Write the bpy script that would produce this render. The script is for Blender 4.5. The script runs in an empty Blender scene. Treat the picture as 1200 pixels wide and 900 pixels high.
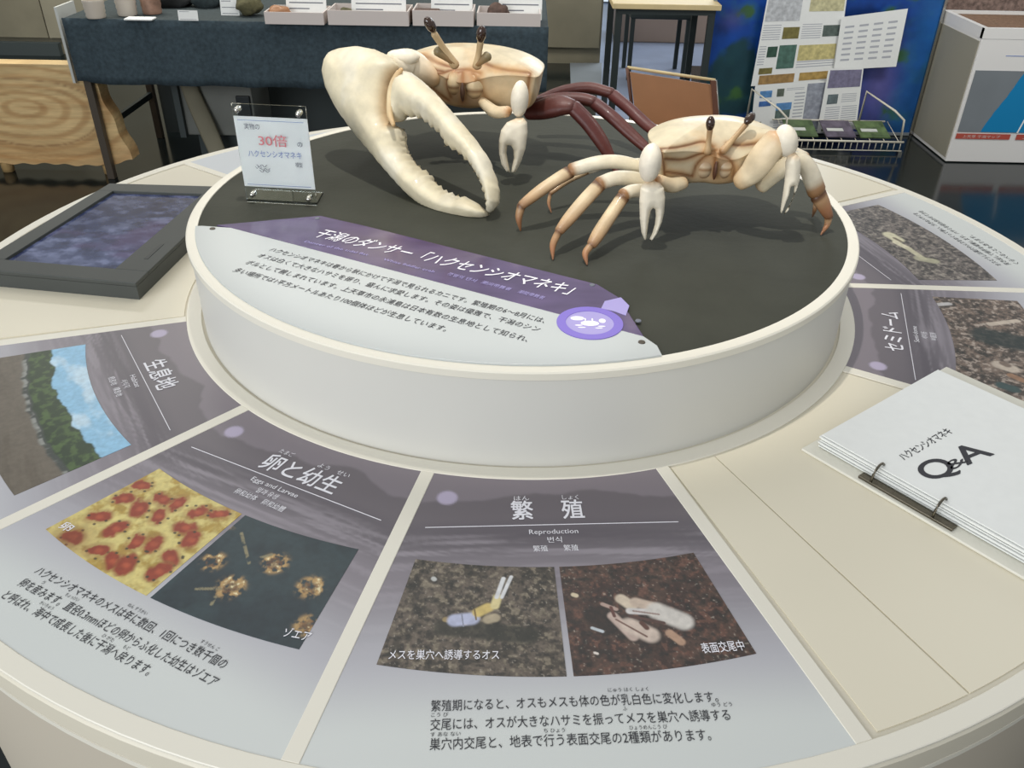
import bpy, bmesh, math, random
import numpy as np
from mathutils import Vector, Matrix, geometry
from mathutils.bvhtree import BVHTree
random.seed(4)
SC = bpy.context.scene
COL = SC.collection

# ------------------------------------------------------------ camera
F, YAW, PIT, ROL = 997.73, -0.00902, 0.58011, 0.0168
CAM = Vector((0, -1.52774, 1.49690))
FW = Vector((math.sin(YAW)*math.cos(PIT), math.cos(YAW)*math.cos(PIT), -math.sin(PIT)))
R0 = Vector((math.cos(YAW), -math.sin(YAW), 0)); U0 = R0.cross(FW)
RR = R0*math.cos(ROL) + U0*math.sin(ROL)
UU = -R0*math.sin(ROL) + U0*math.cos(ROL)
cd = bpy.data.cameras.new('camera'); cam = bpy.data.objects.new('camera', cd); COL.objects.link(cam)
cd.sensor_width = 36; cd.lens = F/1200*36; cd.clip_start = .02
cam.matrix_world = Matrix(((RR.x, UU.x, -FW.x, CAM.x), (RR.y, UU.y, -FW.y, CAM.y), (RR.z, UU.z, -FW.z, CAM.z), (0, 0, 0, 1)))
SC.camera = cam

def at(px, py, Y=None, z=None):
    """world point seen at a pixel of the 1200x900 photograph, at depth Y or height z"""
    d = FW + RR*((px-600)/F) + UU*((450-py)/F)
    t = (z-CAM.z)/d.z if Y is None else (Y-CAM.y)/d.y
    return CAM + d*t

# ------------------------------------------------------------ world, lights, exposure
w = bpy.data.worlds.new('world'); SC.world = w; w.use_nodes = True
w.node_tree.nodes['Background'].inputs[0].default_value = (.93, .97, 1, 1)
w.node_tree.nodes['Background'].inputs[1].default_value = .42
def light(name, kind, loc, target, power, size=1, sy=None, col=(1, 1, 1), spot=60, blend=.5):
    l = bpy.data.lights.new(name, kind); o = bpy.data.objects.new(name, l); COL.objects.link(o)
    l.energy = power; l.color = col
    if kind == 'AREA':
        l.size = size
        if sy: l.shape = 'RECTANGLE'; l.size_y = sy
    else: l.shadow_soft_size = size
    if kind == 'SPOT': l.spot_size = math.radians(spot); l.spot_blend = blend
    o.location = loc
    o.rotation_euler = (Vector(target)-Vector(loc)).to_track_quat('-Z', 'Y').to_euler()
    return o
light('ceiling_panel_light', 'AREA', (-.3, 1.4, 3.4), (0, .8, 0), 26, 3.0, 2.6, (1, .97, .92))
light('track_spot_light', 'SPOT', (-.15, -.22, 3.4), (.02, .02, .9), 138, .03, col=(1, .965, .91), spot=31, blend=.35)
light('window_light', 'AREA', (-2.2, -3.3, 2.1), (0, -.4, .8), 98, 3.0, 1.6, (.93, .96, 1))
light('wall_fill_light', 'AREA', (-2.2, 3.4, 3.2), (-2.2, 4.6, .3), 95, 3.0, .8, (1, .96, .88))  # added fill that brightens the back wall, no fixture known there
light('cabinet_fill_light', 'AREA', (2.3, .9, 3.0), (2.6, 3.3, .3), 42, 1.2, .8, (1, .98, .94))  # added fill out of view, brightens the cabinet front and map board
light('rear_daylight', 'AREA', (1.6, 6.2, 2.6), (1.2, 4.2, 0), 60, 1.6, 1.4, (.85, .93, 1))
SC.view_settings.view_transform = 'Standard'; SC.view_settings.look = 'None'
SC.view_settings.exposure = 0.10; SC.view_settings.gamma = 1; SC.view_settings.use_curve_mapping = False

# ------------------------------------------------------------ materials
def lin(c):
    c = np.asarray(c, float)/255
    return np.where(c <= .04045, c/12.92, ((c+.055)/1.055)**2.4)
def mat(name, rgb, rough=.5, spec=.5, metal=0, var=0, scale=20, bump=0, bscale=None, coat=0, alpha=None, trans=0, ior=1.45, vcol=False, stretch=None, noise2=None, emit=None, detail=3):
    m = bpy.data.materials.new(name); m.use_nodes = True
    nt = m.node_tree; N = nt.nodes; L = nt.links; b = N['Principled BSDF']
    c = tuple(lin(rgb))+(1,)
    b.inputs['Base Color'].default_value = c
    b.inputs['Roughness'].default_value = rough; b.inputs['Metallic'].default_value = metal
    b.inputs['Coat Weight'].default_value = coat; b.inputs['Coat Roughness'].default_value = .08
    b.inputs['Transmission Weight'].default_value = trans; b.inputs['IOR'].default_value = ior; b.inputs['Specular IOR Level'].default_value = spec
    if emit: b.inputs['Emission Color'].default_value = tuple(lin(emit[0]))+(1,); b.inputs['Emission Strength'].default_value = emit[1]
    tc = N.new('ShaderNodeTexCoord'); mp = N.new('ShaderNodeMapping'); L.new(tc.outputs['Object'], mp.inputs[0])
    if stretch: mp.inputs['Scale'].default_value = stretch
    src = None
    if vcol:
        a = N.new('ShaderNodeAttribute'); a.attribute_name = 'Col'; src = a.outputs['Color']
    if var:
        n = N.new('ShaderNodeTexNoise'); n.inputs['Scale'].default_value = scale; n.inputs['Detail'].default_value = detail
        L.new(mp.outputs[0], n.inputs[0])
        r = N.new('ShaderNodeMapRange'); r.inputs['From Min'].default_value = .3; r.inputs['From Max'].default_value = .7
        r.inputs['To Min'].default_value = 1-var; r.inputs['To Max'].default_value = 1+var; L.new(n.outputs[0], r.inputs[0])
        mx = N.new('ShaderNodeMix'); mx.data_type = 'RGBA'; mx.blend_type = 'MULTIPLY'; mx.inputs['Factor'].default_value = 1
        if src: L.new(src, mx.inputs[6])
        else: mx.inputs[6].default_value = c
        L.new(r.outputs[0], mx.inputs[7]); src = mx.outputs[2]
    if src: L.new(src, b.inputs['Base Color'])
    if bump:
        n = N.new('ShaderNodeTexNoise'); n.inputs['Scale'].default_value = bscale or scale*3; n.inputs['Detail'].default_value = 4
        L.new(mp.outputs[0], n.inputs[0])
        bp = N.new('ShaderNodeBump'); bp.inputs['Strength'].default_value = bump; bp.inputs['Distance'].default_value = .004
        L.new(n.outputs[0], bp.inputs['Height']); L.new(bp.outputs[0], b.inputs['Normal'])
    return m
M = dict(
    cream=mat('cream_laminate', (212, 205, 186), .42, var=.03, scale=4, bump=.02, bscale=300),
    drum=mat('white_drum_paint', (210, 208, 200), .45, var=.015, scale=3),
    rim=mat('white_rim_paint', (226, 221, 206), .35),
    edge=mat('table_edge', (192, 183, 166), .5),
    slate=mat('dark_slate_top', (61, 62, 54), .7, spec=.18, var=.10, scale=9, bump=.2, bscale=70),
    prnt=mat('print', (200, 200, 200), .32, vcol=True, coat=.0),
    photo=mat('photo_print', (200, 200, 200), .34, vcol=True, var=.12, scale=120),
    soil=mat('soil_photo_print', (200, 200, 200), .38, vcol=True, var=.55, scale=95, detail=6),
    plate=mat('acrylic_plate', (206, 208, 208), .12, vcol=True, coat=.5),
    shell=mat('crab_shell', (225, 205, 170), .46, vcol=True, var=.12, scale=34, bump=.16, bscale=90, coat=.08, detail=6),
    ink=mat('black_ink', (42, 42, 48), .5), white=mat('white_ink', (235, 233, 238), .5), red=mat('red_ink', (205, 120, 125), .5),
    greyink=mat('grey_ink', (105, 108, 118), .5), blueink=mat('blue_ink', (120, 140, 190), .5), violet=mat('violet_ink', (122, 104, 190), .4), lilac=mat('lilac_ink', (158, 148, 200), .4),
    monitor=mat('monitor_case', (68, 71, 68), .55, var=.04, scale=8),
    screen=mat('screen', (60, 66, 92), .12, vcol=True, coat=.3),
    black=mat('black_plastic', (26, 34, 36), .4),
    steel=mat('steel', (190, 188, 180), .25, metal=1), brass=mat('dark_steel_ring', (110, 104, 92), .3, metal=1),
    paper=mat('paper', (234, 235, 231), .6, var=.015, scale=60), clear=mat('clear_acrylic', (245, 250, 250), .02, trans=1, ior=1.3),
    cover=mat('binder_cover', (225, 222, 208), .3),
    cloth=mat('dark_cloth', (55, 69, 76), .85, var=.25, scale=60, bump=.3, bscale=400),
    clothtop=mat('dark_cloth_top', (50, 60, 62), .85, var=.2, scale=60),
    floor=mat('polished_dark_floor', (22, 28, 28), .14, var=.22, scale=2.2, bump=.03, bscale=9),
    paving=mat('pale_paving', (128, 138, 158), .35, var=.08, scale=5),
    concrete=mat('concrete', (128, 123, 104), .75, var=.14, scale=3, bump=.2, bscale=30),
    concrete2=mat('concrete_light', (142, 137, 118), .75, var=.12, scale=3, bump=.2, bscale=30),
    base=mat('dark_baseboard', (64, 72, 72), .6), grey=mat('grey_plastic', (120, 122, 116), .6, var=.1, scale=6),
    palegrey=mat('pale_grey_board', (120, 126, 130), .6, var=.05, scale=6), boardgrey=mat('white_board', (196, 198, 192), .6),
    legwood=mat('dark_leg', (74, 66, 56), .5), tabletop=mat('pale_wood_top', (206, 186, 140), .5, var=.1, scale=8, stretch=(1, 8, 1)),
    darkleg=mat('blackened_leg', (44, 52, 52), .5), tan=mat('tan_leather', (158, 112, 76), .45, var=.07, scale=7, bump=.1, bscale=150), tanedge=mat('tan_edge', (96, 62, 46), .5),
    boxw=mat('white_cabinet', (226, 224, 220), .42), boxs=mat('grey_cabinet_side', (150, 146, 130), .5), sand=mat('brown_sand', (120, 92, 70), .9, var=.25, scale=60, bump=.5, bscale=150),
    pebble=mat('pebbled_plaster', (140, 118, 108), .85, var=.5, scale=40, bump=.6, bscale=80),
    wire=mat('cream_wire', (205, 200, 184), .4), board=mat('map_print', (20, 60, 120), .3, vcol=True, var=.15, scale=9), pink=mat('pink_beige', (158, 140, 128), .6),
    redcap=mat('red_caption', (178, 80, 66), .5), darkblue=mat('dark_blue_panel', (24, 48, 92), .5), wood=mat('ringed_wood', (190, 150, 100), .55, vcol=True, var=.16, scale=22, stretch=(.3, 1, 3), bump=.15, bscale=60),
    cup=mat('ivory_ceramic', (196, 186, 172), .4), jar=mat('mottled_jar', (150, 118, 100), .35, var=.3, scale=30), moss=mat('mossy_stone', (92, 88, 62), .9, var=.3, scale=40, bump=.5, bscale=60),
    rock=mat('brown_stone', (88, 70, 62), .85, var=.3, scale=40, bump=.5, bscale=60), tray=mat('pinkish_white_tray', (206, 196, 190), .5), leaf=mat('window_green', (120, 160, 90), .8, var=.4, scale=6), lumps=mat('dark_bundle', (38, 40, 40), .8, var=.3, scale=20),
    lens=mat('eye_dark', (52, 34, 24), .12, coat=.6), concr3=mat('bright_sky_pane', (215, 228, 240), .3, emit=((215, 228, 240), .75)))

# ------------------------------------------------------------ helpers
def tag(o, label=None, cat=None, group=None, kind=None):
    if label: o['label'] = label
    if cat: o['category'] = cat
    if group: o['group'] = group
    if kind: o['kind'] = kind
    return o
def thing(name, loc, label, cat, group=None):
    o = bpy.data.objects.new(name, None); COL.objects.link(o); o.location = loc; o.empty_display_size = .05
    return tag(o, label, cat, group)
def wloc(p):
    v = Vector((0, 0, 0))
    while p is not None: v += p.location; p = p.parent
    return v
def link(name, verts, faces, m, parent=None, cols=None, smooth=False, loc=None):
    me = bpy.data.meshes.new(name)
    org = wloc(parent) if parent is not None else Vector((0, 0, 0))
    lo = Vector(loc) if loc is not None else Vector((0, 0, 0))
    V = np.array([tuple(v) for v in verts], float) - np.array(org) - np.array(lo)
    me.from_pydata(V.tolist(), [], faces); me.update()
    if smooth: me.polygons.foreach_set('use_smooth', [True]*len(me.polygons))
    if cols is not None:
        a = me.color_attributes.new('Col', 'FLOAT_COLOR', 'POINT')
        c = np.ones((len(V), 4)); c[:, :3] = cols; a.data.foreach_set('color', c.ravel())
    me.materials.append(M[m] if isinstance(m, str) else m)
    o = bpy.data.objects.new(name, me); COL.objects.link(o)
    if parent is not None: o.parent = parent
    if loc is not None: o.location = lo
    return o
def fix_normals(o):
    bm = bmesh.new(); bm.from_mesh(o.data); bmesh.ops.recalc_face_normals(bm, faces=bm.faces); bm.to_mesh(o.data); bm.free(); return o
def bevel(o, wd, seg=2):
    md = o.modifiers.new('bevel', 'BEVEL'); md.width = wd; md.segments = seg; md.limit_method = 'ANGLE'; return o
def sub(o, n=1):
    md = o.modifiers.new('sub', 'SUBSURF'); md.levels = md.render_levels = n; return o
def box(name, c, s, m, parent=None, rz=0, bev=0, rx=0, ry=0):
    R = Matrix.Rotation(rz, 3, 'Z') @ Matrix.Rotation(ry, 3, 'Y') @ Matrix.Rotation(rx, 3, 'X')
    v = [Vector(c) + R @ Vector((x*s[0]/2, y*s[1]/2, z*s[2]/2)) for x in (-1, 1) for y in (-1, 1) for z in (-1, 1)]
    f = [(0, 1, 3, 2), (4, 6, 7, 5), (0, 4, 5, 1), (2, 3, 7, 6), (0, 2, 6, 4), (1, 5, 7, 3)]
    o = link(name, v, f, m, parent)
    if bev: bevel(o, bev)
    return o
def prism(name, pts, z0, z1, m, parent=None, cols=None, bev=0):
    n = len(pts)
    a = sum(pts[i][0]*pts[(i+1) % n][1]-pts[(i+1) % n][0]*pts[i][1] for i in range(n))
    if a < 0: pts = pts[::-1]
    v = [(p[0], p[1], z0) for p in pts]+[(p[0], p[1], z1) for p in pts]
    f = [tuple(range(n))[::-1], tuple(range(n, 2*n))]+[(i, (i+1) % n, n+(i+1) % n, n+i) for i in range(n)]
    o = link(name, v, f, m, parent, cols=cols)
    if bev: bevel(o, bev)
    return o
def slab3(name, quad, th, m, parent=None, bev=0):
    """a sheet: a planar quad with thickness behind it"""
    q = [Vector(p) for p in quad]; n = (q[1]-q[0]).cross(q[3]-q[0]).normalized()*th
    v = q+[p+n for p in q]
    f = [(0, 1, 2, 3), (7, 6, 5, 4), (0, 4, 5, 1), (1, 5, 6, 2), (2, 6, 7, 3), (3, 7, 4, 0)]
    return fix_normals(link(name, v, f, m, parent))
def lathe(name, c, prof, m, parent=None, n=96, smooth=True, a0=0, a1=2*math.pi):
    v = []; f = []
    full = abs(a1-a0-2*math.pi) < 1e-6; k = n if full else n+1
    for i in range(k):
        a = a0+(a1-a0)*i/n
        for r, z in prof: v.append((c[0]+r*math.cos(a), c[1]+r*math.sin(a), c[2]+z))
    L = len(prof)
    for i in range(n):
        j = (i+1) % k
        for q in range(L-1): f.append((i*L+q, j*L+q, j*L+q+1, i*L+q+1))
    o = fix_normals(link(name, v, f, m, parent, smooth=smooth))
    bm = bmesh.new(); bm.from_mesh(o.data); bmesh.ops.remove_doubles(bm, verts=bm.verts, dist=1e-6); bmesh.ops.recalc_face_normals(bm, faces=bm.faces); bm.to_mesh(o.data); bm.free()
    md = o.modifiers.new('split', 'EDGE_SPLIT'); md.split_angle = math.radians(35)
    return o
def catmull(P, n):
    P = np.array(P, float); Q = np.vstack([2*P[0]-P[1], P, 2*P[-1]-P[-2]]); out = []
    for i in range(len(P)-1):
        p0, p1, p2, p3 = Q[i:i+4]
        for k in range(n):
            t = k/n; out.append(.5*((2*p1)+(-p0+p2)*t+(2*p0-5*p1+4*p2-p3)*t*t+(-p0+3*p1-3*p2+p3)*t**3))
    out.append(P[-1]); return np.array(out)
def tube(name, pts, rad, m, parent=None, ns=10, n=6, ref=(0, -.55, .83), colf=None, cap=True, flat=1.0):
    """swept limb: pts world, rad per point (w,t) or r; elliptical section, wide across the reference direction"""
    A = np.array([list(p)+(list(r) if hasattr(r, '__len__') else [r, r*flat]) for p, r in zip(pts, rad)], float)
    S = catmull(A, n) if n > 1 else A
    S[:, 3:] = np.maximum(S[:, 3:], 1e-4)
    if cap:   # round both ends
        def endcap(s0, s1, rev):
            d = s0[:3]-s1[:3]; d /= np.linalg.norm(d)+1e-9; rr = min(s0[3], s0[4]); out = []
            for a in (30, 60, 85):
                e = s0.copy(); e[:3] = s0[:3]+d*rr*.8*math.sin(math.radians(a)); e[3:] = s0[3:]*math.cos(math.radians(a)); out.append(e)
            return out[::-1] if rev else out
        S = np.vstack([endcap(S[0], S[1], True), S, endcap(S[-1], S[-2], False)])
    v = []; T = np.gradient(S[:, :3], axis=0); rf = Vector(ref).normalized()
    for s, t in zip(S, T):
        t = Vector(t).normalized(); sd = t.cross(rf)
        if sd.length < 1e-3: sd = t.cross(Vector((1, 0, 0)))
        sd.normalize(); up = sd.cross(t).normalized()
        for k in range(ns):
            a = 2*math.pi*k/ns; v.append(Vector(s[:3])+sd*(math.cos(a)*s[3])+up*(math.sin(a)*s[4]))
    K = len(S); f = [(i*ns+k, i*ns+(k+1) % ns, (i+1)*ns+(k+1) % ns, (i+1)*ns+k) for i in range(K-1) for k in range(ns)]
    f += [tuple(range(ns))[::-1], tuple(range((K-1)*ns, K*ns))]
    cols = None
    if colf is not None:
        tt = np.repeat(np.linspace(0, 1, K), ns); kk = np.tile(np.arange(ns)/ns, K); cols = colf(tt, kk)
    o = link(name, v, f, m, parent, cols=cols, smooth=True)
    return fix_normals(o)
def wire(name, pts, r, m, parent=None, n=1, ns=8):
    return tube(name, pts, [r]*len(pts), m, parent, ns=ns, n=n, cap=False, ref=(.3, .2, .93))
def ellipsoid(name, c, r, m, parent=None, axis=None, col=None, nu=20, nv=12, colf=None, lump=0):
    z = Vector(axis).normalized() if axis is not None else Vector((0, 0, 1))
    q = z.to_track_quat('Z', 'Y').to_matrix(); v = []; f = []; cc = []
    for i in range(nv+1):
        th = math.pi*i/nv
        for j in range(nu):
            a = 2*math.pi*j/nu
            p = Vector((math.sin(th)*math.cos(a), math.sin(th)*math.sin(a), math.cos(th)))
            k = 1+(lump*(math.sin(5*p.x+3*p.y*2+c[0]*40)+math.sin(7*p.z+4*p.x)) if lump else 0)
            v.append(Vector(c)+q @ Vector((p.x*r[0]*k, p.y*r[1]*k, p.z*r[2]*k))); cc.append(.5+p.z/2)
    f = [(i*nu+j, i*nu+(j+1) % nu, (i+1)*nu+(j+1) % nu, (i+1)*nu+j) for i in range(nv) for j in range(nu)]
    cols = None
    if colf: cols = colf(np.array(cc), None)
    elif col is not None: cols = np.tile(lin(col), (len(v), 1))
    o = link(name, v, f, m, parent, cols=cols, smooth=True)
    bm = bmesh.new(); bm.from_mesh(o.data); bmesh.ops.remove_doubles(bm, verts=bm.verts, dist=1e-6); bmesh.ops.recalc_face_normals(bm, faces=bm.faces); bm.to_mesh(o.data); bm.free()
    return o
def joinmesh(name, parts, m, parent=None, kind=None):
    """parts: list of (verts, faces) joined to one mesh"""
    V = []; Fc = []
    for v, f in parts:
        k = len(V); V += list(v); Fc += [tuple(i+k for i in q) for q in f]
    o = link(name, V, Fc, m, parent)
    if kind: o['kind'] = kind
    return o
# lettering: font outline -> thin mesh on a plane
def lettering(name, s, org, xd, yd, width, height, m, parent, bold=0, align='L', shear=0, lift=.0004, gap=0, label=None):
    cu = bpy.data.curves.new(name, 'FONT'); cu.body = s; cu.resolution_u = 2 if len(s) > 9 else 6; cu.shear = shear; cu.space_character = 1+gap
    to = bpy.data.objects.new(name, cu); COL.objects.link(to)
    me = bpy.data.meshes.new_from_object(to.evaluated_get(bpy.context.evaluated_depsgraph_get()))
    bpy.data.objects.remove(to)
    n = len(me.vertices); co = np.zeros(n*3); me.vertices.foreach_get('co', co); co = co.reshape(-1, 3)
    if n == 0: return None
    fcs = [tuple(p.vertices) for p in me.polygons]
    if bold >= .01:
        k = bold*.75; base_co = co; base_f = list(fcs)
        for q, (dx, dy) in enumerate(((k, 0), (0, k), (k, k))):
            co = np.vstack([co, base_co+np.array([dx, dy, .0])]); fcs += [tuple(i+n*(q+1) for i in t) for t in base_f]
    x0, x1 = co[:, 0].min(), co[:, 0].max(); 
    sx = width/(x1-x0); sy = height/.82 if height else sx
    X = (co[:, 0]-x0)*sx; Y = (co[:, 1]+.06)*sy
    if align == 'C': X -= width/2
    xd = Vector(xd).normalized(); yd = Vector(yd).normalized(); nz = xd.cross(yd)
    W = np.array(org)[None]+X[:, None]*np.array(xd)+Y[:, None]*np.array(yd)+np.array(nz)*lift
    if bold >= .01: W = W+np.repeat(np.arange(4), n)[:, None]*np.array(nz)*.00003
    o = link(name, W, fcs, m, parent)
    if label: o['label'] = label
    return o
def text_px(name, s, p0, p1, z, h, m, parent, bold=0, **k):
    a = at(*p0, z=z); b = at(*p1, z=z); d = b-a
    return lettering(name, s, a, d, Vector((-d.y, d.x, 0)), d.length, h, m, parent, bold, **k)
# smooth value noise
_rng = np.random.default_rng(7); _T = _rng.random((257, 257)); _T[256] = _T[0]; _T[:, 256] = _T[:, 0]
def vn(x, y):
    x = np.asarray(x, float) % 256; y = np.asarray(y, float) % 256
    i = x.astype(int) % 256; j = y.astype(int) % 256; u = x-np.floor(x); v = y-np.floor(y)
    u = u*u*(3-2*u); v = v*v*(3-2*v)
    return (_T[i, j]*(1-u)+_T[i+1, j]*u)*(1-v)+(_T[i, j+1]*(1-u)+_T[i+1, j+1]*u)*v
def fbm(x, y, o=4):
    s = 0; a = .5
    for k in range(o): s = s+a*vn(x*2**k+13*k, y*2**k+7*k); a *= .5
    return s/(1-.5**o)
def sst(a, b, x):
    t = np.clip((x-a)/(b-a), 0, 1); return t*t*(3-2*t)
def mixc(c, col, f): return c+(lin(col)[None]-c)*np.asarray(f)[:, None]
def cap2(X, Y, a, b, r, soft=.3):
    """coverage of a capsule between 2-d points"""
    ax, ay = a; bx, by = b; dx, dy = bx-ax, by-ay; L = dx*dx+dy*dy+1e-12
    t = np.clip(((X-ax)*dx+(Y-ay)*dy)/L, 0, 1); d = np.hypot(X-ax-t*dx, Y-ay-t*dy)
    return 1-sst(r*(1-soft), r*(1+soft), d)

# ============================================================ SETTING
ZT = .75; ZD = .90675
fl = prism('floor', [(-6, -4), (6, -4), (6, 5.2), (-6, 5.2)], -.1, 0, 'floor'); tag(fl, kind='structure')
fl2 = prism('floor', [(.3, 5.2), (6, 5.2), (6, 9), (.3, 9)], -.1, .0, 'paving'); tag(fl2, kind='structure')
pv = prism('daylit_floor', [(.42, 3.55), (1.0, 3.55), (1.25, 5.2), (.56, 5.2)], 0, .004, 'paving'); tag(pv, kind='structure')  # pale sheet over the dark floor, daylight put in as colour
wb = box('wall_back', (-2.75, 5.35, 1.5), (6.62, .3, 3), 'concrete'); tag(wb, kind='structure')
for k, (x0, x1, m) in enumerate([(-5.9, -3.58, 'concrete'), (-3.57, -1.9, 'concrete2'), (-1.89, -.6, 'concrete'), (-.59, .545, 'concrete')]):
    box('panel', ((x0+x1)/2, 5.185, 1.56), (x1-x0, .03, 2.88), m, wb)
bb = box('baseboard_back', (-4.65, 5.15, .045), (2.3, .05, .09), 'base'); tag(bb, kind='structure')
wr = box('wall_rear', (3.2, 8.0, 1.5), (5.6, .2, 3), 'base'); tag(wr, kind='structure')
wn = box('window_1', (.62, 7.86, .62), (.5, .05, 1.2), 'concr3'); tag(wn, kind='structure')
box('window_frame', (.36, 7.83, .62), (.05, .06, 1.24), 'base', wn); box('window_frame', (.88, 7.83, .62), (.05, .06, 1.24), 'base', wn)
wr2 = box('wall_right', (3.35, 4.35, .5), (2.3, .3, 1.6), 'pebble'); tag(wr2, kind='structure')

# ============================================================ ROUND TABLE
RT = 1.0988; RI = .6290; RO = 1.0737; GW = .0190
tb = thing('round_display_table', (0, 0, 0), 'large round cream display table with a ring of information panels on its top', 'table')
lathe('tabletop', (0, 0, ZT), [(.2, -.036), (RT-.004, -.036), (RT, -.033), (RT, -.004), (RT-.004, 0), (.2, 0), (.2, -.036)], 'cream', tb, 160)
lathe('table_skirt', (0, 0, 0), [(RT-.012, .0), (RT-.012, ZT-.037), (.9, ZT-.037)], 'edge', tb, 160)
lathe('edge_strip', (0, 0, ZT), [(RT-.013, -.046), (RT-.001, -.046), (RT-.001, -.038), (RT-.013, -.036)], 'rim', tb, 160)
for lo, hi, nm in ((RI-.026, RI, 'inner_ring'), (RO, RT-.002, 'outer_ring')):
    lathe(nm, (0, 0, ZT), [(lo, .0), (lo, .0022), (lo+.001, .003), (hi-.001, .003), (hi, .0022), (hi, 0)], 'rim', tb, 160)
GAPS = [-161.2, -131.2, -101.2, -71.2, -30.9, -1.1, 28.9, 58.9, 88.9, 118.9, 144.5]
for a in GAPS:
    t = math.radians(a); d = Vector((math.cos(t), math.sin(t))); n = Vector((-d.y, d.x))*GW/2
    prism('divider', [tuple(d*RI-n), tuple(d*RO-n), tuple(d*RO+n), tuple(d*RI+n)], ZT, ZT+.003, 'rim', tb, bev=.0008)

dr = thing('round_plinth', (0, 0, ZT), 'white raised drum in the middle of the round table with a dark slate top', 'plinth')
lathe('drum', (0, 0, 0), [(.05, ZT), (.598, ZT), (.598, ZD-.014), (.6, ZD-.012), (.6, ZD-.002), (.598, ZD), (.583, ZD), (.583, ZD-.004), (.05, ZD-.004)], 'drum', dr, 200)
lathe('rim', (0, 0, 0), [(.6, ZD-.012), (.602, ZD-.011), (.602, ZD-.001), (.6, ZD+.001), (.5835, ZD+.001), (.583, ZD-.003)], 'rim', dr, 200)
lathe('slate_top', (0, 0, 0), [(.001, ZD-.0035), (.001, ZD), (.5829, ZD), (.5829, ZD-.0035)], 'slate', dr, 160)

# polar / planar prints
def local_frame(mid):
    a = math.radians(mid+90); c, s = math.cos(a), math.sin(a)
    return (lambda x, y: (c*x-s*y, s*x+c*y)), (lambda X, Y: (c*X+s*Y, -s*X+c*Y))
def polar_print(name, mid, a0, a1, r0, r1, z, th, na, nr, colf, m, parent, gapw=0):
    """printed sheet: sector between angles (deg, about mid) and radii; colf(x,y) in the panel's own frame, page down = -y"""
    toW, _ = local_frame(mid)
    rr = np.linspace(r0, r1, nr+1); X = []; Y = []
    for r in rr:
        g = math.degrees(math.asin(gapw/2/r)) if gapw else 0
        aa = np.radians(np.linspace(a0+g, a1-g, na+1)); X.append(r*np.sin(aa)); Y.append(-r*np.cos(aa))
    X = np.array(X).ravel(); Y = np.array(Y).ravel(); c = colf(X, Y)
    wx, wy = toW(X, Y); n = len(X)
    v = np.stack([wx, wy, np.full(n, z+th)], 1)
    q = na+1; f = [(i*q+j, (i+1)*q+j, (i+1)*q+j+1, i*q+j+1) for i in range(nr) for j in range(na)]
    ring = [j for j in range(q)]+[i*q+na for i in range(1, nr+1)]+[nr*q+j for j in range(na-1, -1, -1)]+[i*q for i in range(nr-1, 0, -1)]
    b = v[ring].copy(); b[:, 2] = z; k = n; v = np.vstack([v, b]); c = np.vstack([c, c[ring]])
    f += [(ring[i], ring[(i+1) % len(ring)], k+(i+1) % len(ring), k+i) for i in range(len(ring))]
    return fix_normals(link(name, v, f, m, parent, cols=c))
def dusk(seed, tint=(0, 0, 0)):
    def f(x, y):
        r = -y
        c = np.tile(lin((126, 118, 124)), (len(x), 1))
        mt = .672+.03*(fbm(x*14+seed*9, x*0+seed, 4)-.5)-.018*np.exp(-((x-.06)/.05)**2)-.012*np.exp(-((x+.03)/.03)**2)
        c = mixc(c, (130, 121, 129), sst(.64, .70, r)*.5)
        c = mixc(c, (98, 92, 96), sst(mt-.003, mt+.003, r)*.75)
        c = mixc(c, (98, 92, 98), sst(.70, .722, r))
        st = fbm(x*9+seed*5, y*170, 4)
        c = mixc(c, (150, 143, 150), sst(.715, .76, r)*sst(.45, .75, st)*.8)
        c = mixc(c, (84, 78, 86), sst(.715, .74, r)*sst(.52, .3, st)*.45)
        c = mixc(c, (138, 131, 138), sst(.74, .80, r)*.7)
        c = mixc(c, (178, 177, 182), sst(.80, .95, r))
        c = mixc(c, (205, 208, 204), sst(.92, 1.02, r))
        sx, sy = -.135, -.662
        c = mixc(c, (178, 168, 190), 1-sst(.011, .016, np.hypot(x-sx, y-sy)))
        return c
    return f
def info_panel(name, mid, label, seed):
    p = thing(name, (math.cos(math.radians(mid))*.85, math.sin(math.radians(mid))*.85, ZT), label, 'information panel')
    polar_print('printed_sheet', mid, -15, 15, RI, RO, ZT, .0022, 130, 150, dusk(seed), 'prnt', p, GW)
    toW, _ = local_frame(mid)
    def T(nm, s, x, y, wd, h, m, **k):
        a = toW(x, y); b = toW(x+1, y); u = toW(x, y+1)
        return lettering(nm, s, (a[0], a[1], ZT+.0024), (b[0]-a[0], b[1]-a[1], 0), (u[0]-a[0], u[1]-a[1], 0), wd, h, m, p, **k)
    pts = [toW(-.162, -.7178), toW(.162, -.7178), toW(.162, -.7188), toW(-.162, -.7188)]
    prism('title_rule', pts, ZT+.0022, ZT+.0026, 'white', p)
    return p, T
def photo(p, mid, a0, a1, colf, m='photo', r0=.7925, r1=.950, na=150, nr=100, label=None):
    _, toL = local_frame(mid)
    o = polar_print('photograph', mid, a0, a1, r0, r1, ZT+.0022, .0004, na, nr, colf, m, p)
    if label: o['label'] = label
    return o
def L2(mid, px, py):
    _, toL = local_frame(mid); a = at(px, py, z=ZT+.0025); return toL(a.x, a.y)
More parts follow.
